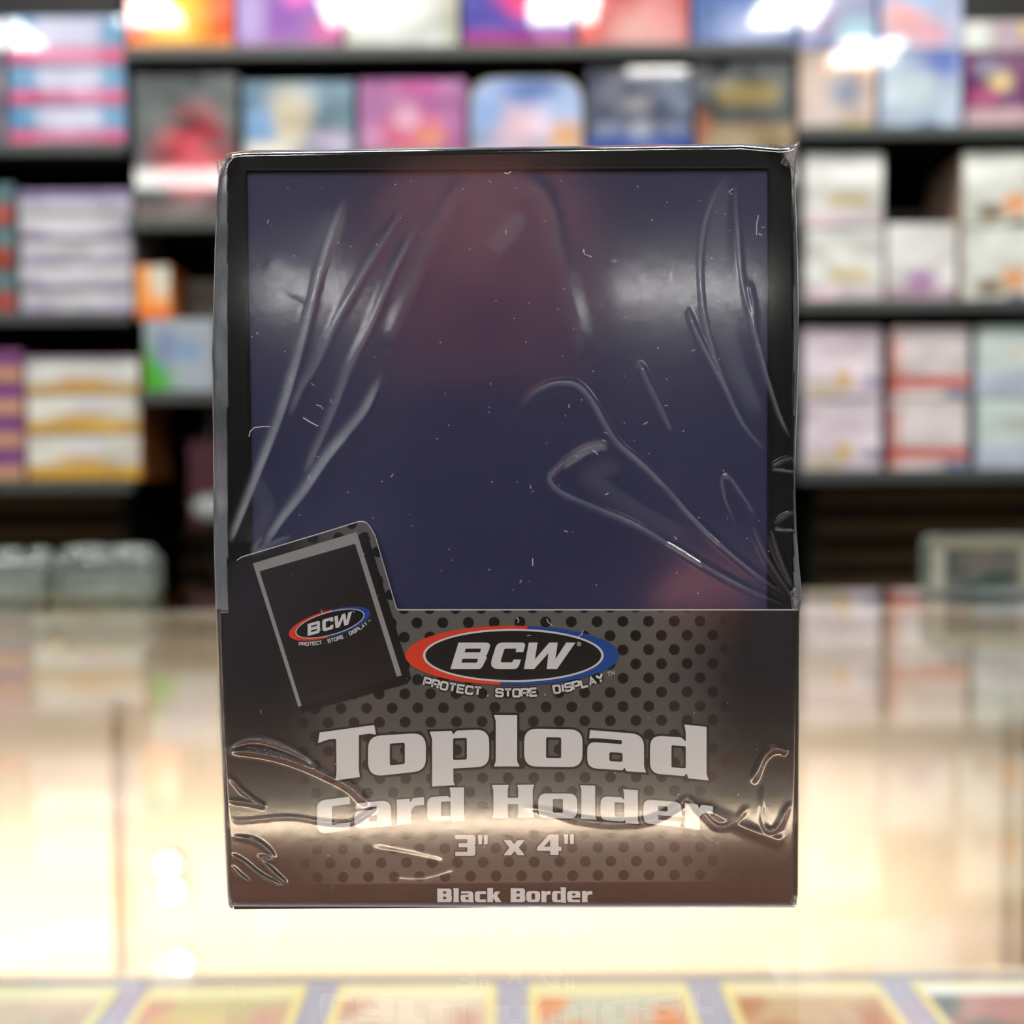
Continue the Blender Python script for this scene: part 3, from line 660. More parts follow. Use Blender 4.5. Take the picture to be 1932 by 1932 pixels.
def word(name, glyphs, outline, extra=()):
    bi, bw = bmesh.new(), bmesh.new()
    for cs in glyphs:
        if cs[0] == 'merge': cs = cs[1]
        sep = cs if isinstance(cs[0][0], tuple) else [cs]
        fillmesh(bw, sep, Y2)
        for c in sep: strokemesh(bi, c, outline * 2, Y1, True)
    o = obj(name, frombm(bw, name), M['white'], tray)
    if outline: obj(name + '_outline', frombm(bi, name + '_outline'), M['ink'], tray)
    else: bi.free()
    return o
T = [[(p.x, p.y) for p in rounded([(600, 1402), (603, 1382, 1), (706, 1368, 1), (709.5, 1386), (697, 1384, 6), (677, 1387, 2), (677, 1452), (679, 1466), (633, 1472.5), (635, 1455), (634, 1394, 2), (620, 1395, 8)], 4)]]
word('title_lettering', [T,
    place('o', 694.5, 803.5, 1466, 1454, 1389, 1382.5), place('p', 812, 923, 1452.5, 1446, 1380.5, 1376),
    place('l', 932, 980.5, 1446, 1446, 1375.8, 1376), place('o', 989, 1099, 1446, 1447.5, 1374.5, 1376.5),
    place('a', 1108, 1219, 1449, 1456, 1377, 1386), place('d', 1226.5, 1337, 1459, 1468, 1387, 1395)], 4.2)
word('subtitle_lettering', [
    place('C', 598, 661, 1575, 1565, 1511, 1503), place('a', 668.5, 740.5, 1565, 1557, 1516, 1509), place('r', 747.5, 800, 1556, 1551.5, 1509, 1504),
    place('d', 806, 878, 1551, 1546, 1504, 1500), place('H', 928, 1008, 1544, 1543, 1481, 1480.5), place('o', 1015.5, 1089, 1543.5, 1544.5, 1497, 1497.5),
    place('l', 1094.5, 1126, 1545, 1546.5, 1499, 1500), place('d', 1133, 1206, 1547, 1552, 1502, 1506), place('e', 1214, 1286, 1553, 1561, 1508, 1513.5), place('r', 1291, 1345, 1562, 1569, 1515, 1521)], 3.0)
def sepq(x0, x1, t, b): return [[c] for c in place('"', x0, x1, b, b, t, t)]
word('size_lettering', [place('3', 859, 897, 1615, 1615, 1575.5, 1575.5), place('x', 950, 990, 1613.5, 1613.5, 1585, 1585), place('4', 1013, 1059.5, 1613, 1613, 1574.5, 1574.5)]
     + sepq(902, 920.5, 1575.5, 1593) + sepq(1064, 1083, 1574, 1592), 2.4)
word('border_lettering', [place(c, x0, x1, 1702, 1702, t, t) for c, x0, x1, t in (('B', 825, 852.5, 1676.5), ('l', 855, 866.5, 1683), ('a', 869, 894, 1681.5), ('c', 896, 917, 1681.5), ('k', 919.5, 945, 1682),
     ('B', 963.5, 991, 1676), ('o', 993, 1019, 1681), ('r', 1021, 1039, 1681), ('d', 1041.5, 1068.5, 1681), ('e', 1070, 1095, 1681), ('r', 1097.5, 1117.5, 1681))], 1.4)

SK = {'P': [[(0, 0), (0, 1), (1, 1, .25), (1, .42, .25), (0, .42)]], 'R': [[(0, 0), (0, 1), (1, 1, .25), (1, .45, .25), (0, .45)], [(.6, .45), (1, 0)]],
      'O': [[(.5, 0), (1, 0, .3), (1, 1, .3), (0, 1, .3), (0, 0, .3), (.5, 0)]], 'T': [[(0, 1), (1, 1)], [(.5, 1), (.5, 0)]], 'E': [[(1, 1), (0, 1), (0, 0), (1, 0)], [(0, .5), (.9, .5)]],
      'C': [[(1, .75), (1, 1, .25), (0, 1, .3), (0, 0, .3), (1, 0, .25), (1, .25)]], 'S': [[(1, .75), (1, 1, .2), (0, 1, .25), (0, .52, .2), (1, .52, .2), (1, 0, .25), (0, 0, .2), (0, .25)]],
      'D': [[(0, 0), (0, 1), (1, 1, .35), (1, 0, .35), (0, 0)]], 'I': [[(.5, 0), (.5, 1)]], 'L': [[(0, 1), (0, 0), (1, 0)]], 'A': [[(0, 0), (.5, 1), (1, 0)], [(.2, .32), (.8, .32)]],
      'Y': [[(0, 1), (.5, .48), (1, 1)], [(.5, .48), (.5, 0)]], 'M': [[(0, 0), (0, 1), (.5, .3), (1, 1), (1, 0)]], '.': [[(.35, 0), (.65, 0)]]}
def ropen(pts, n=3):
    P = rounded(pts, n); 
    return [(p.x, p.y) for p in P]
def logo(parent, fx_, small=False):
    """oval emblem; fx_ maps emblem pixels to print pixels"""
    k = .4 if small else 1
    def ell(cx, cy, a, b, n=72, t0=0, t1=2 * PI): return [fx_(cx + a * math.cos(t0 + (t1 - t0) * i / n), cy + b * math.sin(t0 + (t1 - t0) * i / n)) for i in range(n + (t1 - t0 < 6.2))]
    root = None
    def half(sign):
        P = []
        for i in range(97):
            t = 2 * PI * i / 96; P.append((966.5 + 201.5 * math.cos(t), 1236.5 + 56 * math.sin(t)))
        out = []; line = lambda x, y: sign * ((x - 970) + (y - 1236) * .48)
        for (p, q) in zip(P, P[1:]):
            a, b = line(*p), line(*q)
            if a >= 0: out.append(p)
            if a * b < 0: u = a / (a - b); out.append((p[0] + (q[0] - p[0]) * u, p[1] + (q[1] - p[1]) * u))
        return [fx_(*p) for p in out]
    bm = bmesh.new(); fillmesh(bm, [half(-1)], Y2); root = obj('emblem', frombm(bm, 'emblem'), M['red'], parent); root['label'] = 'red left half of the oval emblem'
    bm = bmesh.new(); fillmesh(bm, [half(1)], Y2); o = obj('emblem_blue_half', frombm(bm, 'emblem_blue_half'), M['blue'], parent)
    bm = bmesh.new(); fillmesh(bm, [ell(968.5, 1236.6, 170.5, 50.2)], Y3); obj('emblem_ring', frombm(bm, 'emblem_ring'), M['white'], parent)
    bm = bmesh.new(); fillmesh(bm, [ell(968.5, 1236.6, 166, 46.6)], Y3 - .00001); obj('emblem_field', frombm(bm, 'emblem_field'), M['ink'], parent)
    def it(u, v_, x0, x1): return (x0 + (x1 - x0) * u + (v_ - .5) * 15.5, 1262.3 - v_ * 50)
    LG = {'B': ([[(0, 0), (.93, 0, .2), (1.0, .44, .12), (.94, .5), (.97, .54, .1), (1, 1, .2), (.0, 1)], RR(.27, .74, .24, .39, .02), RR(.27, .74, .63, .77, .02)], 857.5, 920),
          'C': ([[(0, 0, .28), (1, 0, .25), (1, .36), (.75, .36), (.73, .25, .03), (.32, .25, .06), (.32, .77, .06), (.73, .77, .03), (.74, .64), (1, .64), (1, 1, .25), (0, 1, .28)]], 930, 985),
          'W': ([[(0, 1), (.19, 1), (.24, .36), (.44, 1), (.62, 1), (.68, .36), (.80, 1), (1, 1), (.78, 0), (.56, 0), (.49, .60), (.29, 0), (.07, 0)]], 990, 1078)}
    bm = bmesh.new()
    for ch, (cs, x0, x1) in LG.items():
        cc = []
        for c in cs:
            pts = []
            for q in c:
                x, y = it(q[0], q[1], x0, x1); pts.append((x, y, (q[2] if len(q) > 2 else 0) * 50))
            cc.append([fx_(p.x, p.y) for p in rounded(pts, 5)])
        fillmesh(bm, cc, Y4)
    # registered mark
    strokemesh(bm, ell(1092.5, 1215, 3.6, 3.6, 16), .9 * k, Y4, True)
    strokemesh(bm, [fx_(1091.2, 1217), fx_(1091.2, 1213), fx_(1093.8, 1213.4), fx_(1093.6, 1215), fx_(1091.4, 1215.2), fx_(1093.8, 1217)], .7 * k, Y4)
    obj('emblem_letters', frombm(bm, 'emblem_letters'), M['white'], parent)
    # motto on an arc under the oval
    bw, bi = bmesh.new(), bmesh.new()
    def arc(x): 
        d = x - 968; kk = .00078 if d < 0 else .00100
        return 1315.5 - kk * d * d, -2 * kk * d
    x = 797.0
    words = [('PROTECT', 797, 909), ('.', 917, 924), ('STORE', 934.5, 1016), ('.', 1025, 1032), ('DISPLAY', 1045, 1143)]
    for wd, xa, xb in words:
        adv = {'I': .45, '.': .6}; tot = sum(adv.get(c, 1) for c in wd); x = xa; unit = (xb - xa) / tot
        for c in wd:
            a_ = adv.get(c, 1) * unit; wch = a_ * .74; xc = x + a_ * .46; yb, sl = arc(xc); ang = math.atan(sl)
            for st in SK[c]:
                pts = []
                for q in st:
                    lx, ly = (q[0] - .5) * wch, q[1] * 13.5 + 1.4
                    pts.append((lx, ly, (q[2] if len(q) > 2 else 0) * 10))
                P = [(p.x, p.y) for p in rounded(pts, 3)] if any(q[2] for q in pts) else [q[:2] for q in pts]
                if len(st) > 2 and any(q[2] for q in pts):     # keep the ends of an open stroke sharp
                    P[0], P[-1] = pts[0][:2], pts[-1][:2]
                wp = [fx_(xc + px * math.cos(ang) + py * math.sin(ang), yb + px * math.sin(ang) - py * math.cos(ang)) for px, py in P]
                strokemesh(bw, wp, 4.0 * k, Y4)
                strokemesh(bi, [wp[0]] + wp + [wp[-1]] if False else wp, 8.2 * k, Y1)
            x += a_
    for st in SK['T']: strokemesh(bw, [fx_(1146 + q[0] * 6, 1277 - q[1] * 8 - q[0] * 2) for q in st], 1.2 * k, Y4)
    for st in SK['M']: strokemesh(bw, [fx_(1153.5 + q[0] * 6, 1275 - q[1] * 8 - q[0] * 2) for q in st], 1.2 * k, Y4)
    obj('motto_lettering', frombm(bw, 'motto_lettering'), M['white'], parent)
    obj('motto_outline', frombm(bi, 'motto_outline'), M['ink'], parent)
logo(tray, lambda x, y: (x, y))
# printed picture of a single card holder, tilted on the tab
bm = bmesh.new(); fillmesh(bm, [[(484, 1078), (680, 1008), (692, 1004), (776, 1280), (768, 1290), (570, 1345)]], Y1); obj('picture_shadow', frombm(bm, 'picture_shadow'), M['ink'], tray)
bm = bmesh.new(); fillmesh(bm, [[(477, 1063), (673, 1003.5), (758, 1274), (748.6, 1276.5), (670, 1026), (489.7, 1077.8), (569, 1331), (563, 1334)]], Y2); obj('picture_rim', frombm(bm, 'picture_rim'), M['greyp'], tray)
bm = bmesh.new(); fillmesh(bm, [[(489.7, 1077.8), (664, 1028.5), (671, 1030), (748.6, 1276.5), (569, 1331)]], Y2 + .000006); obj('picture_field', frombm(bm, 'picture_field'), M['darkp'], tray)
ca, sa = math.cos(math.radians(-15.8)), math.sin(math.radians(-15.8))
def mini(x, y):
    dx, dy = (x - 968.5) * .395, (y - 1236.6) * .44
    return (622.5 + dx * ca - dy * sa, 1176.5 + dx * sa + dy * ca)
logo(tray, mini, True)

# ---- shrink film: one closed sheet with creases
def lerp_tab(tab, y):
    if y <= tab[0][0]: return tab[0][1]
    for (a, b), (c, d) in zip(tab, tab[1:]):
        if y <= c: return b + (d - b) * (y - a) / (c - a)
    return tab[-1][1]
LE = [(276, 434), (290, 420), (310, 413), (340, 410), (450, 405), (650, 400), (800, 402), (1000, 403), (1150, 407), (1400, 416), (1600, 424), (1690, 428), (1712, 434)]
RE = [(266, 1509), (290, 1505), (320, 1502), (350, 1500), (420, 1503), (520, 1506), (650, 1508), (800, 1503), (900, 1500), (1000, 1503), (1060, 1507), (1110, 1512), (1135, 1513), (1160, 1509), (1400, 1508), (1690, 1506), (1712, 1500)]
def topy(x): return lerp_tab([(400, 300), (428, 289), (460, 285), (900, 278), (1400, 271), (1470, 277), (1490, 276), (1510, 266)], x)
CR = [  # creases: points, half width px, height mm, haze (whitening and painted sheen)
 ([(655, 365), (632, 420), (606, 500), (586, 580), (560, 680), (532, 775), (492, 880), (452, 980), (433, 1028)], 10, .09, .85),
 ([(770, 380), (700, 490), (645, 585), (595, 690), (570, 730), (545, 790)], 10, .06, .35),
 ([(800, 400), (745, 505), (700, 610), (660, 690), (628, 775), (600, 840), (570, 905)], 10, .07, .40),
 ([(722, 700), (692, 768), (652, 820), (612, 870), (572, 930), (532, 980), (492, 1040)], 11, .10, .85),
 ([(500, 1005), (480, 1040), (520, 1022), (550, 1012)], 7, .12, .4),
 ([(960, 800), (1000, 748), (1030, 728), (1062, 721), (1092, 728), (1120, 760), (1145, 805), (1168, 838), (1212, 876), (1262, 926), (1302, 972), (1352, 1022), (1422, 1080), (1490, 1128)], 6, .22, .45),
 ([(1165, 838), (1112, 846), (1078, 864), (1050, 886), (1038, 902), (1050, 922), (1082, 940), (1130, 960), (1200, 990), (1262, 1027), (1322, 1064), (1402, 1107), (1490, 1146)], 6, .22, .45),
 ([(1150, 842), (1105, 852), (1060, 884)], 12, .18, .5),
 ([(1296, 575), (1312, 622), (1342, 682), (1372, 738), (1402, 800), (1445, 850)], 5, .18, .4),
 ([(1380, 318), (1340, 390), (1322, 480), (1326, 580), (1348, 670), (1378, 752), (1410, 812)], 6, .07, .35),
 ([(1386, 325), (1393, 450), (1402, 540), (1424, 625), (1446, 705), (1470, 780), (1492, 828)], 5, .08, .45),
 ([(1412, 530), (1422, 580), (1424, 640)], 5, .10, .2),
 ([(1205, 680), (1222, 720), (1242, 760), (1268, 815)], 7, .15, .35),
 ([(1390, 990), (1368, 945), (1362, 905), (1376, 900), (1398, 930), (1428, 975)], 4, .10, .3),
 ([(985, 325), (1030, 380), (1052, 470), (1075, 560), (1105, 680)], 22, .08, .10),
 ([(880, 330), (820, 430), (780, 540), (730, 660)], 20, .07, .10),
 ([(1420, 990), (1440, 1040), (1470, 1090), (1495, 1125)], 6, .25, .15),
 ([(1455, 1000), (1470, 1050), (1496, 1110)], 6, .25, .15),
 ([(424, 1414), (470, 1394), (520, 1402), (572, 1426), (602, 1452)], 5, .30, .3),
 ([(424, 1416), (480, 1419), (540, 1432), (600, 1455), (660, 1485), (695, 1520)], 7, .30, .12),
 ([(430, 1462), (455, 1490), (480, 1510), (500, 1522)], 4, .2, .2), ([(430, 1510), (470, 1515), (500, 1522)], 4, .18, .2),
 ([(440, 1540), (452, 1549), (520, 1543), (560, 1543), (620, 1552), (665, 1551), (700, 1530), (712, 1520)], 3, .12, .5),
 ([(434, 1578), (480, 1586), (508, 1606), (514, 1622), (492, 1620), (520, 1650), (546, 1672)], 4, .25, .25),
 ([(434, 1612), (462, 1628), (492, 1652), (540, 1675)], 4, .22, .2), ([(434, 1632), (452, 1650), (466, 1662), (440, 1645)], 3.5, .18, .2),
 ([(700, 1600), (770, 1612), (840, 1628)], 6, .05, .08), ([(740, 1660), (800, 1662), (860, 1645)], 6, .05, .08),
 ([(985, 1522), (1040, 1532), (1090, 1546), (1150, 1553), (1222, 1549), (1275, 1524), (1298, 1508), (1325, 1534), (1356, 1560), (1388, 1548), (1412, 1518)], 5, .22, .35),
 ([(1436, 1480), (1438, 1540), (1446, 1565), (1466, 1562), (1492, 1512)], 5, .25, .35), ([(1420, 1480), (1440, 1430), (1465, 1412), (1486, 1420)], 7, .3, .08),
 ([(1300, 1512), (1400, 1560), (1480, 1590)], 10, .15, .06),
 ([(1296, 968), (1325, 998), (1362, 1032)], 2.2, .14, .3), ([(1252, 1022), (1290, 1044), (1326, 1068)], 2.2, .14, .3), ([(1366, 730), (1382, 764), (1402, 802)], 2.2, .13, .3),
 ([(1368, 325), (1356, 430), (1360, 560), (1388, 680), (1436, 790)], 30, .02, .16), ([(645, 395), (605, 490), (560, 570)], 34, .02, .26), ([(500, 480), (560, 500), (600, 520)], 30, .02, .14),  # wide flat entries here and next line: pale reflected sheen painted as haze
 ([(985, 400), (965, 440), (930, 480)], 26, .02, .16), ([(480, 900), (505, 960), (470, 1030)], 26, .02, .12), ([(1180, 880), (1120, 900), (1200, 960), (1300, 1010)], 26, .02, .10),
 ([(1455, 882), (1478, 868), (1500, 864)], 4, .2, .3), ([(1455, 884), (1500, 890)], 2.5, .18, .7), ([(1462, 985), (1485, 970), (1500, 966)], 4, .2, .3), ([(1460, 998), (1500, 1000)], 2.5, .18, .8),
]
STEP = 4
def seglist():
    for ci, (pts, hw, ht, hz) in enumerate(CR):
        sp = []                     # Catmull-Rom resample
        P = [Vector(p) for p in pts]
        for i in range(len(P) - 1):
            p0, p1, p2, p3 = P[max(i - 1, 0)], P[i], P[i + 1], P[min(i + 2, len(P) - 1)]
            for k in range(8):
                t = k / 8; sp.append(.5 * ((2 * p1) + (p2 - p0) * t + (2 * p0 - 5 * p1 + 4 * p2 - p3) * t * t + (3 * p1 - p0 - 3 * p2 + p3) * t ** 3))
        sp.append(P[-1]); yield sp, hw, ht, hz
nx, ny = 400, 530
rowsY = [None] * (ny + 1)
def gridpix(i, j):
    v_ = j / ny; u = i / nx
    y = 271 + (1712 - 271) * v_
    x = lerp_tab(LE, y) + (lerp_tab(RE, y) - lerp_tab(LE, y)) * u
    tp = topy(x); y = tp + (1712 - tp) * v_
    return x, y
pix = [[gridpix(i, j) for i in range(nx + 1)] for j in range(ny + 1)]
Hh = [[0.0] * (nx + 1) for _ in range(ny + 1)]; Zz = [[0.0] * (nx + 1) for _ in range(ny + 1)]
for sp, hw, ht, hz in seglist():
    n = len(sp); best = {}
    R_ = hw * 3.2
    for s in range(n - 1):
        a, b = sp[s], sp[s + 1]; ab = b - a; L2 = max(ab.length_squared, 1e-9)
        x0, x1 = min(a.x, b.x) - R_, max(a.x, b.x) + R_; y0, y1 = min(a.y, b.y) - R_, max(a.y, b.y) + R_
        j0, j1 = max(0, int((y0 - 290) / 1422 * ny) - 3), min(ny, int((y1 - 265) / 1441 * ny) + 4)
        i0, i1 = max(0, int((x0 - 435) / 1066 * nx) - 3), min(nx, int((x1 - 398) / 1066 * nx) + 4)
        for j in range(j0, j1 + 1):
            for i in range(i0, i1 + 1):
                p = Vector(pix[j][i]); t = max(0, min(1, (p - a).dot(ab) / L2)); d = (p - a - ab * t).length
                if d < R_:
                    q = best.get((i, j))
                    if q is None or d < q[0]: best[(i, j)] = (d, (s + t) / (n - 1), ab.x * (p.y - a.y) - ab.y * (p.x - a.x))
    for (i, j), (d, s, sd) in best.items():
        tap = min(1, s / .18, (1 - s) / .12); tap = tap * tap * (3 - 2 * tap) if tap < 1 else 1
        we = hw * (.45 + .55 * math.sin(PI * min(1, max(0, s))) ** .6)
        g = math.exp(-(d / hw) ** 2 * 1.2) * tap
        Hh[j][i] += ht * g; Zz[j][i] = max(Zz[j][i], hz * (math.exp(-(d / (we * 1.0)) ** 2) if sd > 0 else (1 - min(1, max(0, (d / we - .25) / .45)) ** 2)) * tap)
random.seed(3)
und = [(random.uniform(400, 1500), random.uniform(280, 1700), random.uniform(60, 140), random.uniform(-.10, .10)) for _ in range(40)]
def undul(x, y): return sum(a * math.exp(-((x - cx) ** 2 + ((y - cy) * .6) ** 2) / (r * r)) for cx, cy, r, a in und)
verts, haze = [], []
for j in range(ny + 1):
    for i in range(nx + 1):
        x, y = pix[j][i]
        e = min(x - pix[j][0][0], pix[j][nx][0] - x, y - pix[0][i][1], pix[ny][i][1] - y)
        rnd = 0 if e > 11 else (1 - math.sqrt(max(0, 1 - (1 - e / 11) ** 2)))
        fade = min(1, max(0, e / 26))
        Yf = -.0021 - (Hh[j][i] * .6 * fade + .08 * undul(x, y) * min(1, max(0, e / 110))) * .001 + rnd * .0016
        p = X_(x, y, Yf)
        verts.append((p.x, Yf, max(p.y, .00012))); 
        hz = Zz[j][i]
        sl = (x < 429 or x > 1498) and y < 1150
        if sl: hz = max(hz, .5)  # grazing sheen of the loose film edge, painted as haze
        if y - pix[0][i][1] < 4: hz = max(hz, .35)
        haze.append(hz)
idx = lambda i, j: j * (nx + 1) + i
faces = [(idx(i, j), idx(i, j + 1), idx(i + 1, j + 1), idx(i + 1, j)) for j in range(ny) for i in range(nx)]
rim = [idx(i, 0) for i in range(nx + 1)] + [idx(nx, j) for j in range(1, ny + 1)] + [idx(i, ny) for i in range(nx - 1, -1, -1)] + [idx(0, j) for j in range(ny - 1, 0, -1)]
prev = rim; nb = len(rim)
cxm, czm = 0.0, .055
for k in range(1, 13):
    yy = .0 + (DEP + .0018) * k / 12; ring = []
    for q, vi in enumerate(rim):
        x, y, z = verts[vi]; w_ = (.00035 * math.sin(z * 900 + k * 1.3) + .0003 * math.sin(z * 310 + k * .7)) * min(1, k / 2)
        sx = 1 if x > 0 else -1; s_ = 1 - .010 * min(k, 4) / 4
        nxp = x * s_ + (w_ if abs(x) > .038 else 0) * -sx
        nxp = sx * max(abs(nxp), .0413) if abs(x) > .0405 and z > .003 else nxp
        verts.append((nxp, yy, max(z + (w_ * .4 if z > .1 else 0), .00012))); ring.append(len(verts) - 1)
        haze.append(.30 + .25 * math.sin(z * 700 + x * 500 + k))
    for q in range(nb): faces.append((prev[q], prev[(q + 1) % nb], ring[(q + 1) % nb], ring[q]))
    prev = ring
verts.append((cxm, DEP + .0018, czm)); haze.append(.1); cidx = len(verts) - 1
for q in range(nb): faces.append((prev[q], prev[(q + 1) % nb], cidx))
fm = pydata('shrink_film', verts, faces, True)
at_h = fm.attributes.new('haze', 'FLOAT', 'POINT'); at_h.data.foreach_set('value', haze)
tt = NT('shrink_film'); v, (ox, oy, oz) = tt.coords()
an = tt.n('Attribute'); an.attribute_name = 'haze'
fine = tt.bump(tt.noise(v, 400, 1), .02, .0002)
fr = tt.math('MULTIPLY', tt.schlick(.045), 2.1, clamp=True)
streak = tt.smooth(tt.noise(v, 160, 2), .3, .7)
hz = tt.math('MULTIPLY', an.outputs['Fac'], tt.math('ADD', tt.math('MULTIPLY', streak, .22), .28), clamp=True)  # stress whitening and painted sheen, mixed in as pale colour
dh = tt.diffuse(srgb(186, 196, 206))
sh = tt.mixsh(fr, tt.transp((.985, .985, .985, 1)), tt.glossy((1, 1, 1, 1), .11, fine))
FILM = tt.done(tt.mixsh(hz, sh, dh))
film = obj('shrink_film', fm, FILM, pack)
# crumpled film ears at the corners
def ear(pts, lab):
    random.seed(len(lab)); bm = bmesh.new(); P = [X_(x, y, -.0005) for x, y in pts]
    c = sum(P, Vector((0, 0))) / len(P); n = len(P)
    R1 = [bm.verts.new((p.x, random.uniform(-.0016, .0010), p.y)) for p in P]
    R2 = [bm.verts.new((c.x + (p.x - c.x) * .55 + random.uniform(-1, 1) * .0002, random.uniform(-.0022, .0012), c.y + (p.y - c.y) * .55)) for p in P]
    cv = bm.verts.new((c.x, -.001, c.y))
    for i in range(n):
        j = (i + 1) % n; bm.faces.new((R1[i], R1[j], R2[j])); bm.faces.new((R1[i], R2[j], R2[i])); bm.faces.new((R2[i], R2[j], cv))
    o = obj('film_fold', frombm(bm, 'film_fold'), EAR, film); o['label'] = lab
tt = NT('film_fold'); v, _ = tt.coords()
hzn = tt.math('MULTIPLY', tt.smooth(tt.noise(v, 1800, 3), .35, .7), .38)
sh = tt.mixsh(tt.math('MULTIPLY', tt.schlick(.06), 2.0, clamp=True), tt.transp((.96, .96, .95, 1)), tt.glossy((1, 1, 1, 1), .08))
EAR = tt.done(tt.mixsh(tt.math('ADD', hzn, .08), sh, tt.diffuse(srgb(206, 200, 196))))
ear([(1444, 272), (1470, 276), (1488, 273), (1510, 267), (1507, 285), (1503, 305), (1501, 330), (1494, 318), (1484, 318), (1470, 300)], 'crumpled film corner at the upper right')
ear([(456, 287), (430, 288), (420, 294), (412, 306), (409, 330), (412, 345), (420, 332), (428, 318), (440, 302)], 'crumpled film corner at the upper left')
ear([(1490, 1118), (1500, 1108), (1512, 1120), (1513, 1138), (1505, 1152), (1494, 1150)], 'crumpled film at the right end of the tray edge')
ear([(432, 1708), (430, 1690), (436, 1682), (446, 1696), (452, 1706), (440, 1712)], 'crumpled film at the lower left corner')
ear([(1502, 1706), (1504, 1690), (1497, 1684), (1488, 1700), (1492, 1708)], 'crumpled film at the lower right corner')
# lint and dust on the film
bm = bmesh.new(); random.seed(11)
def speck(x, y, pts, r):
    tube(bm, [(X_(x + a, y + b, -.0031).x, -.0031, X_(x + a, y + b, -.0031).y) for a, b in pts], r * pxl, 5)
for (x, y, pts, r) in ((1100, 476, [(0, 0), (1, -6), (3, 4), (9, 6), (16, 9)], 1.1), (1375, 362, [(8, -6), (0, 0), (6, 5)], .9), (470, 810, [(0, 14), (2, 4), (10, -3), (24, -5), (40, -5)], .9), (572, 788, [(0, 0), (14, 9), (28, 16)], 1.1),
                       (605, 766, [(-8, -2), (0, 0), (4, 6)], .9), (1005, 1060, [(0, -6), (0, 8)], 1.0), (1118, 850, [(0, 0), (6, 3), (10, 8)], 1.0), (957, 326, [(-6, 0), (0, 2), (7, -2)], 1.1), (1265, 520, [(1, -7), (-1, 6)], .9),
                       (1218, 798, [(-4, 3), (4, -2)], .8), (1428, 420, [(3, -14), (0, 0), (-1, 24)], .8), (1434, 442, [(-3, -1), (4, 2)], 1.2), (975, 1165, [(0, 0), (4, 6), (2, 10)], .8), (1032, 1168, [(0, 0), (2, 6), (10, 12)], .8), (1094, 1198, [(6, -8), (3, 0), (-4, 4)], .9)):
    speck(x, y, pts, r)
for _ in range(150):
    x = random.uniform(470, 1450); y = random.choice([random.uniform(330, 1140), random.uniform(330, 1700)])
    a = random.uniform(0, PI); l = random.choice([.6, .8, 1, 1.2, 3.5])
    speck(x, y, [(-l * math.cos(a), -l * math.sin(a)), (l * math.cos(a), l * math.sin(a))], random.uniform(.35, .85))
lint = obj('lint', frombm(bm, 'lint'), flat('lint_white', srgb(196, 196, 200), .8), film); lint['kind'] = 'stuff'; lint['label'] = 'white lint specks on the film'

# ================================================================== PHONE AND PHOTOGRAPHER (seen only as reflections)
ph = thing('phone', 'black phone held upright in front of the pack, mirrored darkly in its film', 'phone', (.006, -.1515, -.062))
bm = bmesh.new(); prism(bm, rounded([(-.0375, 0, .009), (.0375, 0, .009), (.0375, .152, .009), (-.0375, .152, .009)]), -.004, .004); obj('body', frombm(bm, 'body'), flat('phone_black', srgb(16, 17, 22), .35), ph)
bm = bmesh.new(); prism(bm, rounded([(-.0335, .004, .006), (.0335, .004, .006), (.0335, .148, .006), (-.0335, .148, .006)]), -.0044, -.0041); obj('screen', frombm(bm, 'screen'), flat('phone_screen', srgb(24, 26, 34), .1), ph)
bm = bmesh.new(); tube(bm, [(-.006, .0041, .126), (-.006, .0050, .126)], .006, 20); obj('lens_ring', frombm(bm, 'lens_ring'), M['rim'], ph)

M['skin'] = flat('skin', srgb(228, 138, 122), .5, grain=.15, scale=40)
M['shirt'] = flat('shirt_dusk', srgb(46, 48, 74), .8)
M['trouser'] = flat('trouser_dark', srgb(34, 36, 44), .8)
M['hair'] = flat('hair_dark', srgb(30, 24, 22), .6)
per = thing('person', 'person in a dark blue shirt bending to the counter and holding a phone', 'person', (0, -.62, ZF))
OFF = Vector((0, -.62, ZF))
def skin(name, J, E, mat, parent, sub=2, root=0):
    me = bpy.data.meshes.new(name); me.from_pydata([tuple(Vector(p) - OFF) for p, r in J], E, []); me.update()
    o = bpy.data.objects.new(name, me); COL.objects.link(o); o.parent = parent
    me.materials.append(mat)
    o.modifiers.new('skin', 'SKIN').use_smooth_shade = True
    sv = me.skin_vertices[0].data
    for i, (p, r) in enumerate(J):
        sv[i].radius = (r, r) if not isinstance(r, tuple) else r; sv[i].use_root = (i == root)
    s = o.modifiers.new('sub', 'SUBSURF'); s.levels = sub; s.render_levels = sub
    return o
def fold(me_obj):   # bake the modifiers into plain mesh
    dg = bpy.context.evaluated_depsgraph_get(); nm = bpy.data.meshes.new_from_object(me_obj.evaluated_get(dg))
    me_obj.modifiers.clear(); me_obj.data = nm
    nm.polygons.foreach_set('use_smooth', [True] * len(nm.polygons))
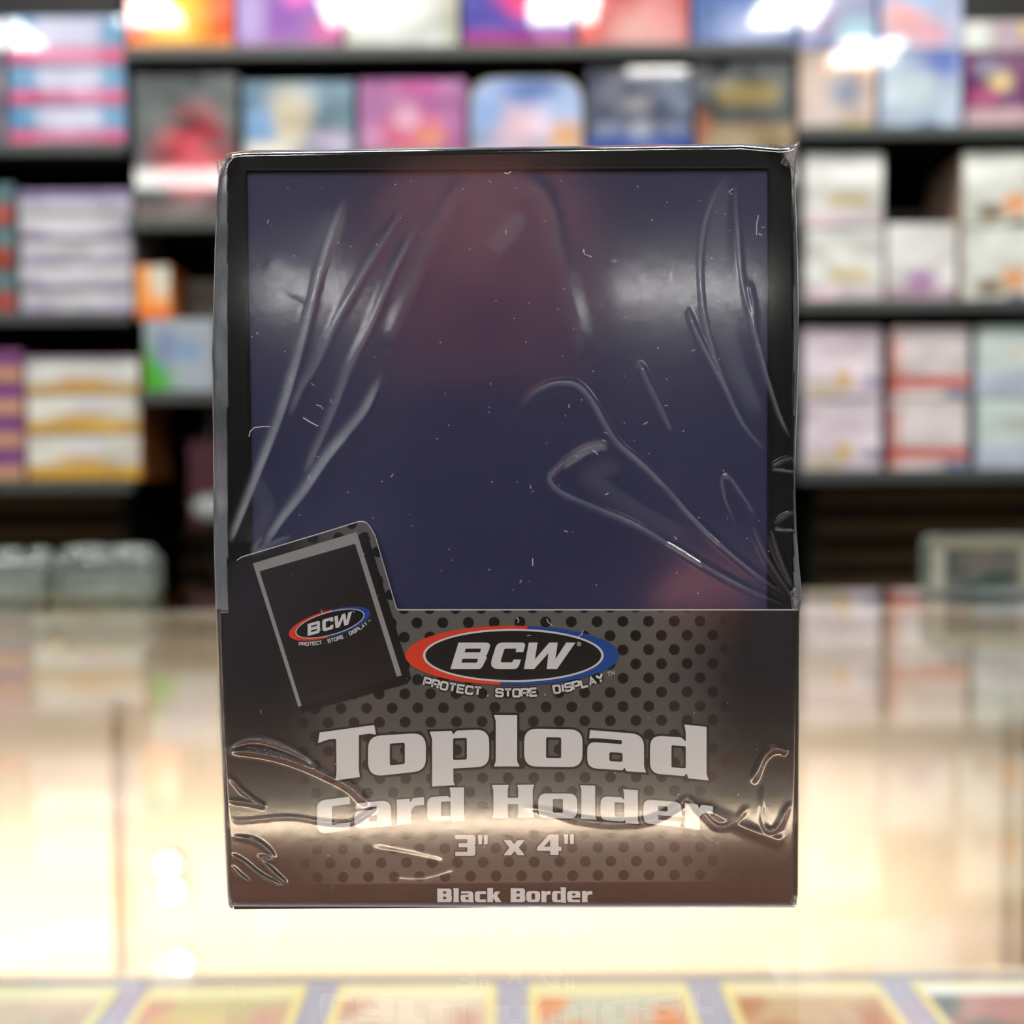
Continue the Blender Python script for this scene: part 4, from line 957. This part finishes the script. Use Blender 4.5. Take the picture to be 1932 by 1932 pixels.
# body skeleton (pelvis first)
J = [((0, -.98, -.40), .115), ((0, -.92, -.24), .11), ((0, -.82, -.08), .125), ((0, -.72, .02), .07), ((-.008, -.63, .085), .052), ((-.013, -.56, .125), .055)]
E = [(0, 1), (1, 2), (2, 3), (3, 4), (4, 5)]
def add(p, r, par): J.append((p, r)); E.append((par, len(J) - 1)); return len(J) - 1
for s in (-1, 1):
    h = add((s * .10, -.97, -.46), .085, 0); k_ = add((s * .15, -.66, -.52), .062, h); an_ = add((s * .13, -.84, -.87), .042, k_); add((s * .14, -.70, -.915), .034, an_)
    sh_ = add((s * .175, -.75, -.02), .062, 2); el = add((s * .25, -.50, -.20), .044, sh_); wr = add((s * .105, -.245, -.055 if s > 0 else -.085), .028, el)
    zc = .006 if s > 0 else -.045
    pa = add((s * .070 + .006, -.185, zc), (.020, .026), wr)
    for f, dz in enumerate((.036, .018, -.001, -.019)):
        L_ = (.030, .034, .031, .022)[f] * (.6 if s > 0 else 1)
        b0 = add((s * .058 + .006, -.171, zc + dz), .0095, pa)
        b1 = add((s * .0545 + .006, -.1475, zc + dz + .002), .0088, b0); b2 = add((s * (.051 - L_ * .55) + .006, -.1380, zc + dz + .003), .0080, b1); add((s * (.051 - L_) + .006, -.1385, zc + dz + .004), .0068, b2)
    t0 = add((s * .058 + .006, -.190, zc + .010), .012, pa); t1 = add((s * .040 + .006, -.177, zc + .034), .0105, t0); add((s * .024 + .006, -.169, zc + .050), .0085, t1)
body = skin('body', J, E, M['skin'], per); fold(body)
# head joined to the neck: shaped ellipsoid with brow, nose, chin and ears
bm = bmesh.new(); bm.from_mesh(body.data)
HC = Vector((-.016, -.535, .185)) - OFF
r_ = bmesh.ops.create_uvsphere(bm, u_segments=40, v_segments=32, radius=1)
for v in r_['verts']:
    x, y, z = v.co; f = y > 0
    wx = .078 * (1 - .22 * max(0, -z) ** 1.5); wy = .096 * (1 - .10 * max(0, -z)); 
    p = Vector((x * wx, y * wy, z * .118))
    if f:
        nose = math.exp(-((x * 5.2) ** 2 + ((z + .12) * 4.0) ** 2)); p.y += .022 * nose
        for s in (-1, 1): p.y -= .010 * math.exp(-(((x - s * .40) * 5) ** 2 + ((z - .06) * 6) ** 2))
        p.y += .006 * math.exp(-((x * 2.2) ** 2 + ((z + .48) * 8) ** 2)); p.y += .008 * math.exp(-((x * 3) ** 2 + ((z + .85) * 5) ** 2))
    v.co = p + HC
for s in (-1, 1):
    e_ = bmesh.ops.create_uvsphere(bm, u_segments=12, v_segments=10, radius=1)
    for v in e_['verts']: v.co = Vector((s * .080 + v.co.x * .008, v.co.y * .018 - .01, v.co.z * .030 - .005)) + HC
body.data = frombm(bm, 'body', True); body.data.materials.clear(); body.data.materials.append(M['skin'])
rm = body.modifiers.new('remesh', 'REMESH'); rm.mode = 'VOXEL'; rm.voxel_size = .0042; rm.use_smooth_shade = True
fold(body); body.data.materials.clear(); body.data.materials.append(M['skin'])
bm = bmesh.new(); r_ = bmesh.ops.create_uvsphere(bm, u_segments=32, v_segments=24, radius=1)
for v in r_['verts']:
    x, y, z = v.co; v.co = Vector((x * .086, y * .104 - .010, z * .128 + .004)) + HC
bmesh.ops.delete(bm, geom=[v for v in bm.verts if (v.co - HC).z < .060 - ((v.co - HC).y < .03) * .10], context='VERTS')
hair = obj('hair', frombm(bm, 'hair', True), M['hair'], per); so = hair.modifiers.new('thick', 'SOLIDIFY'); so.thickness = .006
for s in (-1, 1):
    bm = bmesh.new(); bmesh.ops.create_uvsphere(bm, u_segments=14, v_segments=10, radius=.0115)
    o = obj('eye', frombm(bm, 'eye', True), flat('eye_white', srgb(220, 216, 210), .2), per, HC + Vector((s * .031, .074, .008)))
    bm = bmesh.new(); bmesh.ops.create_uvsphere(bm, u_segments=10, v_segments=8, radius=.0055); obj('iris', frombm(bm, 'iris', True), flat('eye_dark', srgb(40, 28, 20), .2), o, (0, .0075, 0))
bm = bmesh.new(); tube(bm, [(-.022, .083, -.058), (-.010, .089, -.056), (0, .0905, -.057), (.010, .089, -.056), (.022, .083, -.058)], [.002, .0045, .005, .0045, .002], 8); obj('lips', frombm(bm, 'lips', True), flat('lips', srgb(170, 92, 84), .4), per, HC)
# clothes
Js = [((0, -.985, -.42), .135), ((0, -.92, -.24), .128), ((0, -.82, -.08), .142), ((0, -.735, .005), .085)]; Es = [(0, 1), (1, 2), (2, 3)]
for s in (-1, 1):
    i = len(Js); Js += [((s * .175, -.75, -.02), .076), ((s * .225, -.60, -.13), .060)]; Es += [(2, i), (i, i + 1)]
fold(skin('shirt', Js, Es, M['shirt'], per))
Jt = [((0, -.98, -.41), .13)]; Et = []
for s in (-1, 1):
    i = len(Jt); Jt += [((s * .10, -.97, -.46), .10), ((s * .15, -.66, -.52), .076), ((s * .13, -.82, -.84), .056)]; Et += [(0, i), (i, i + 1), (i + 1, i + 2)]
fold(skin('trousers', Jt, Et, M['trouser'], per))
for s in (-1, 1):
    bm = bmesh.new(); bx(bm, -.045, .045, -.13, .13, 0, .075, .03, 4)
    for v in bm.verts:
        if v.co.y > .02: v.co.z *= 1 - .45 * (v.co.y - .02) / .11
    obj('shoe', frombm(bm, 'shoe', True), M['trouser'], per, Vector((s * .14, -.76, ZF + .001)) - OFF)
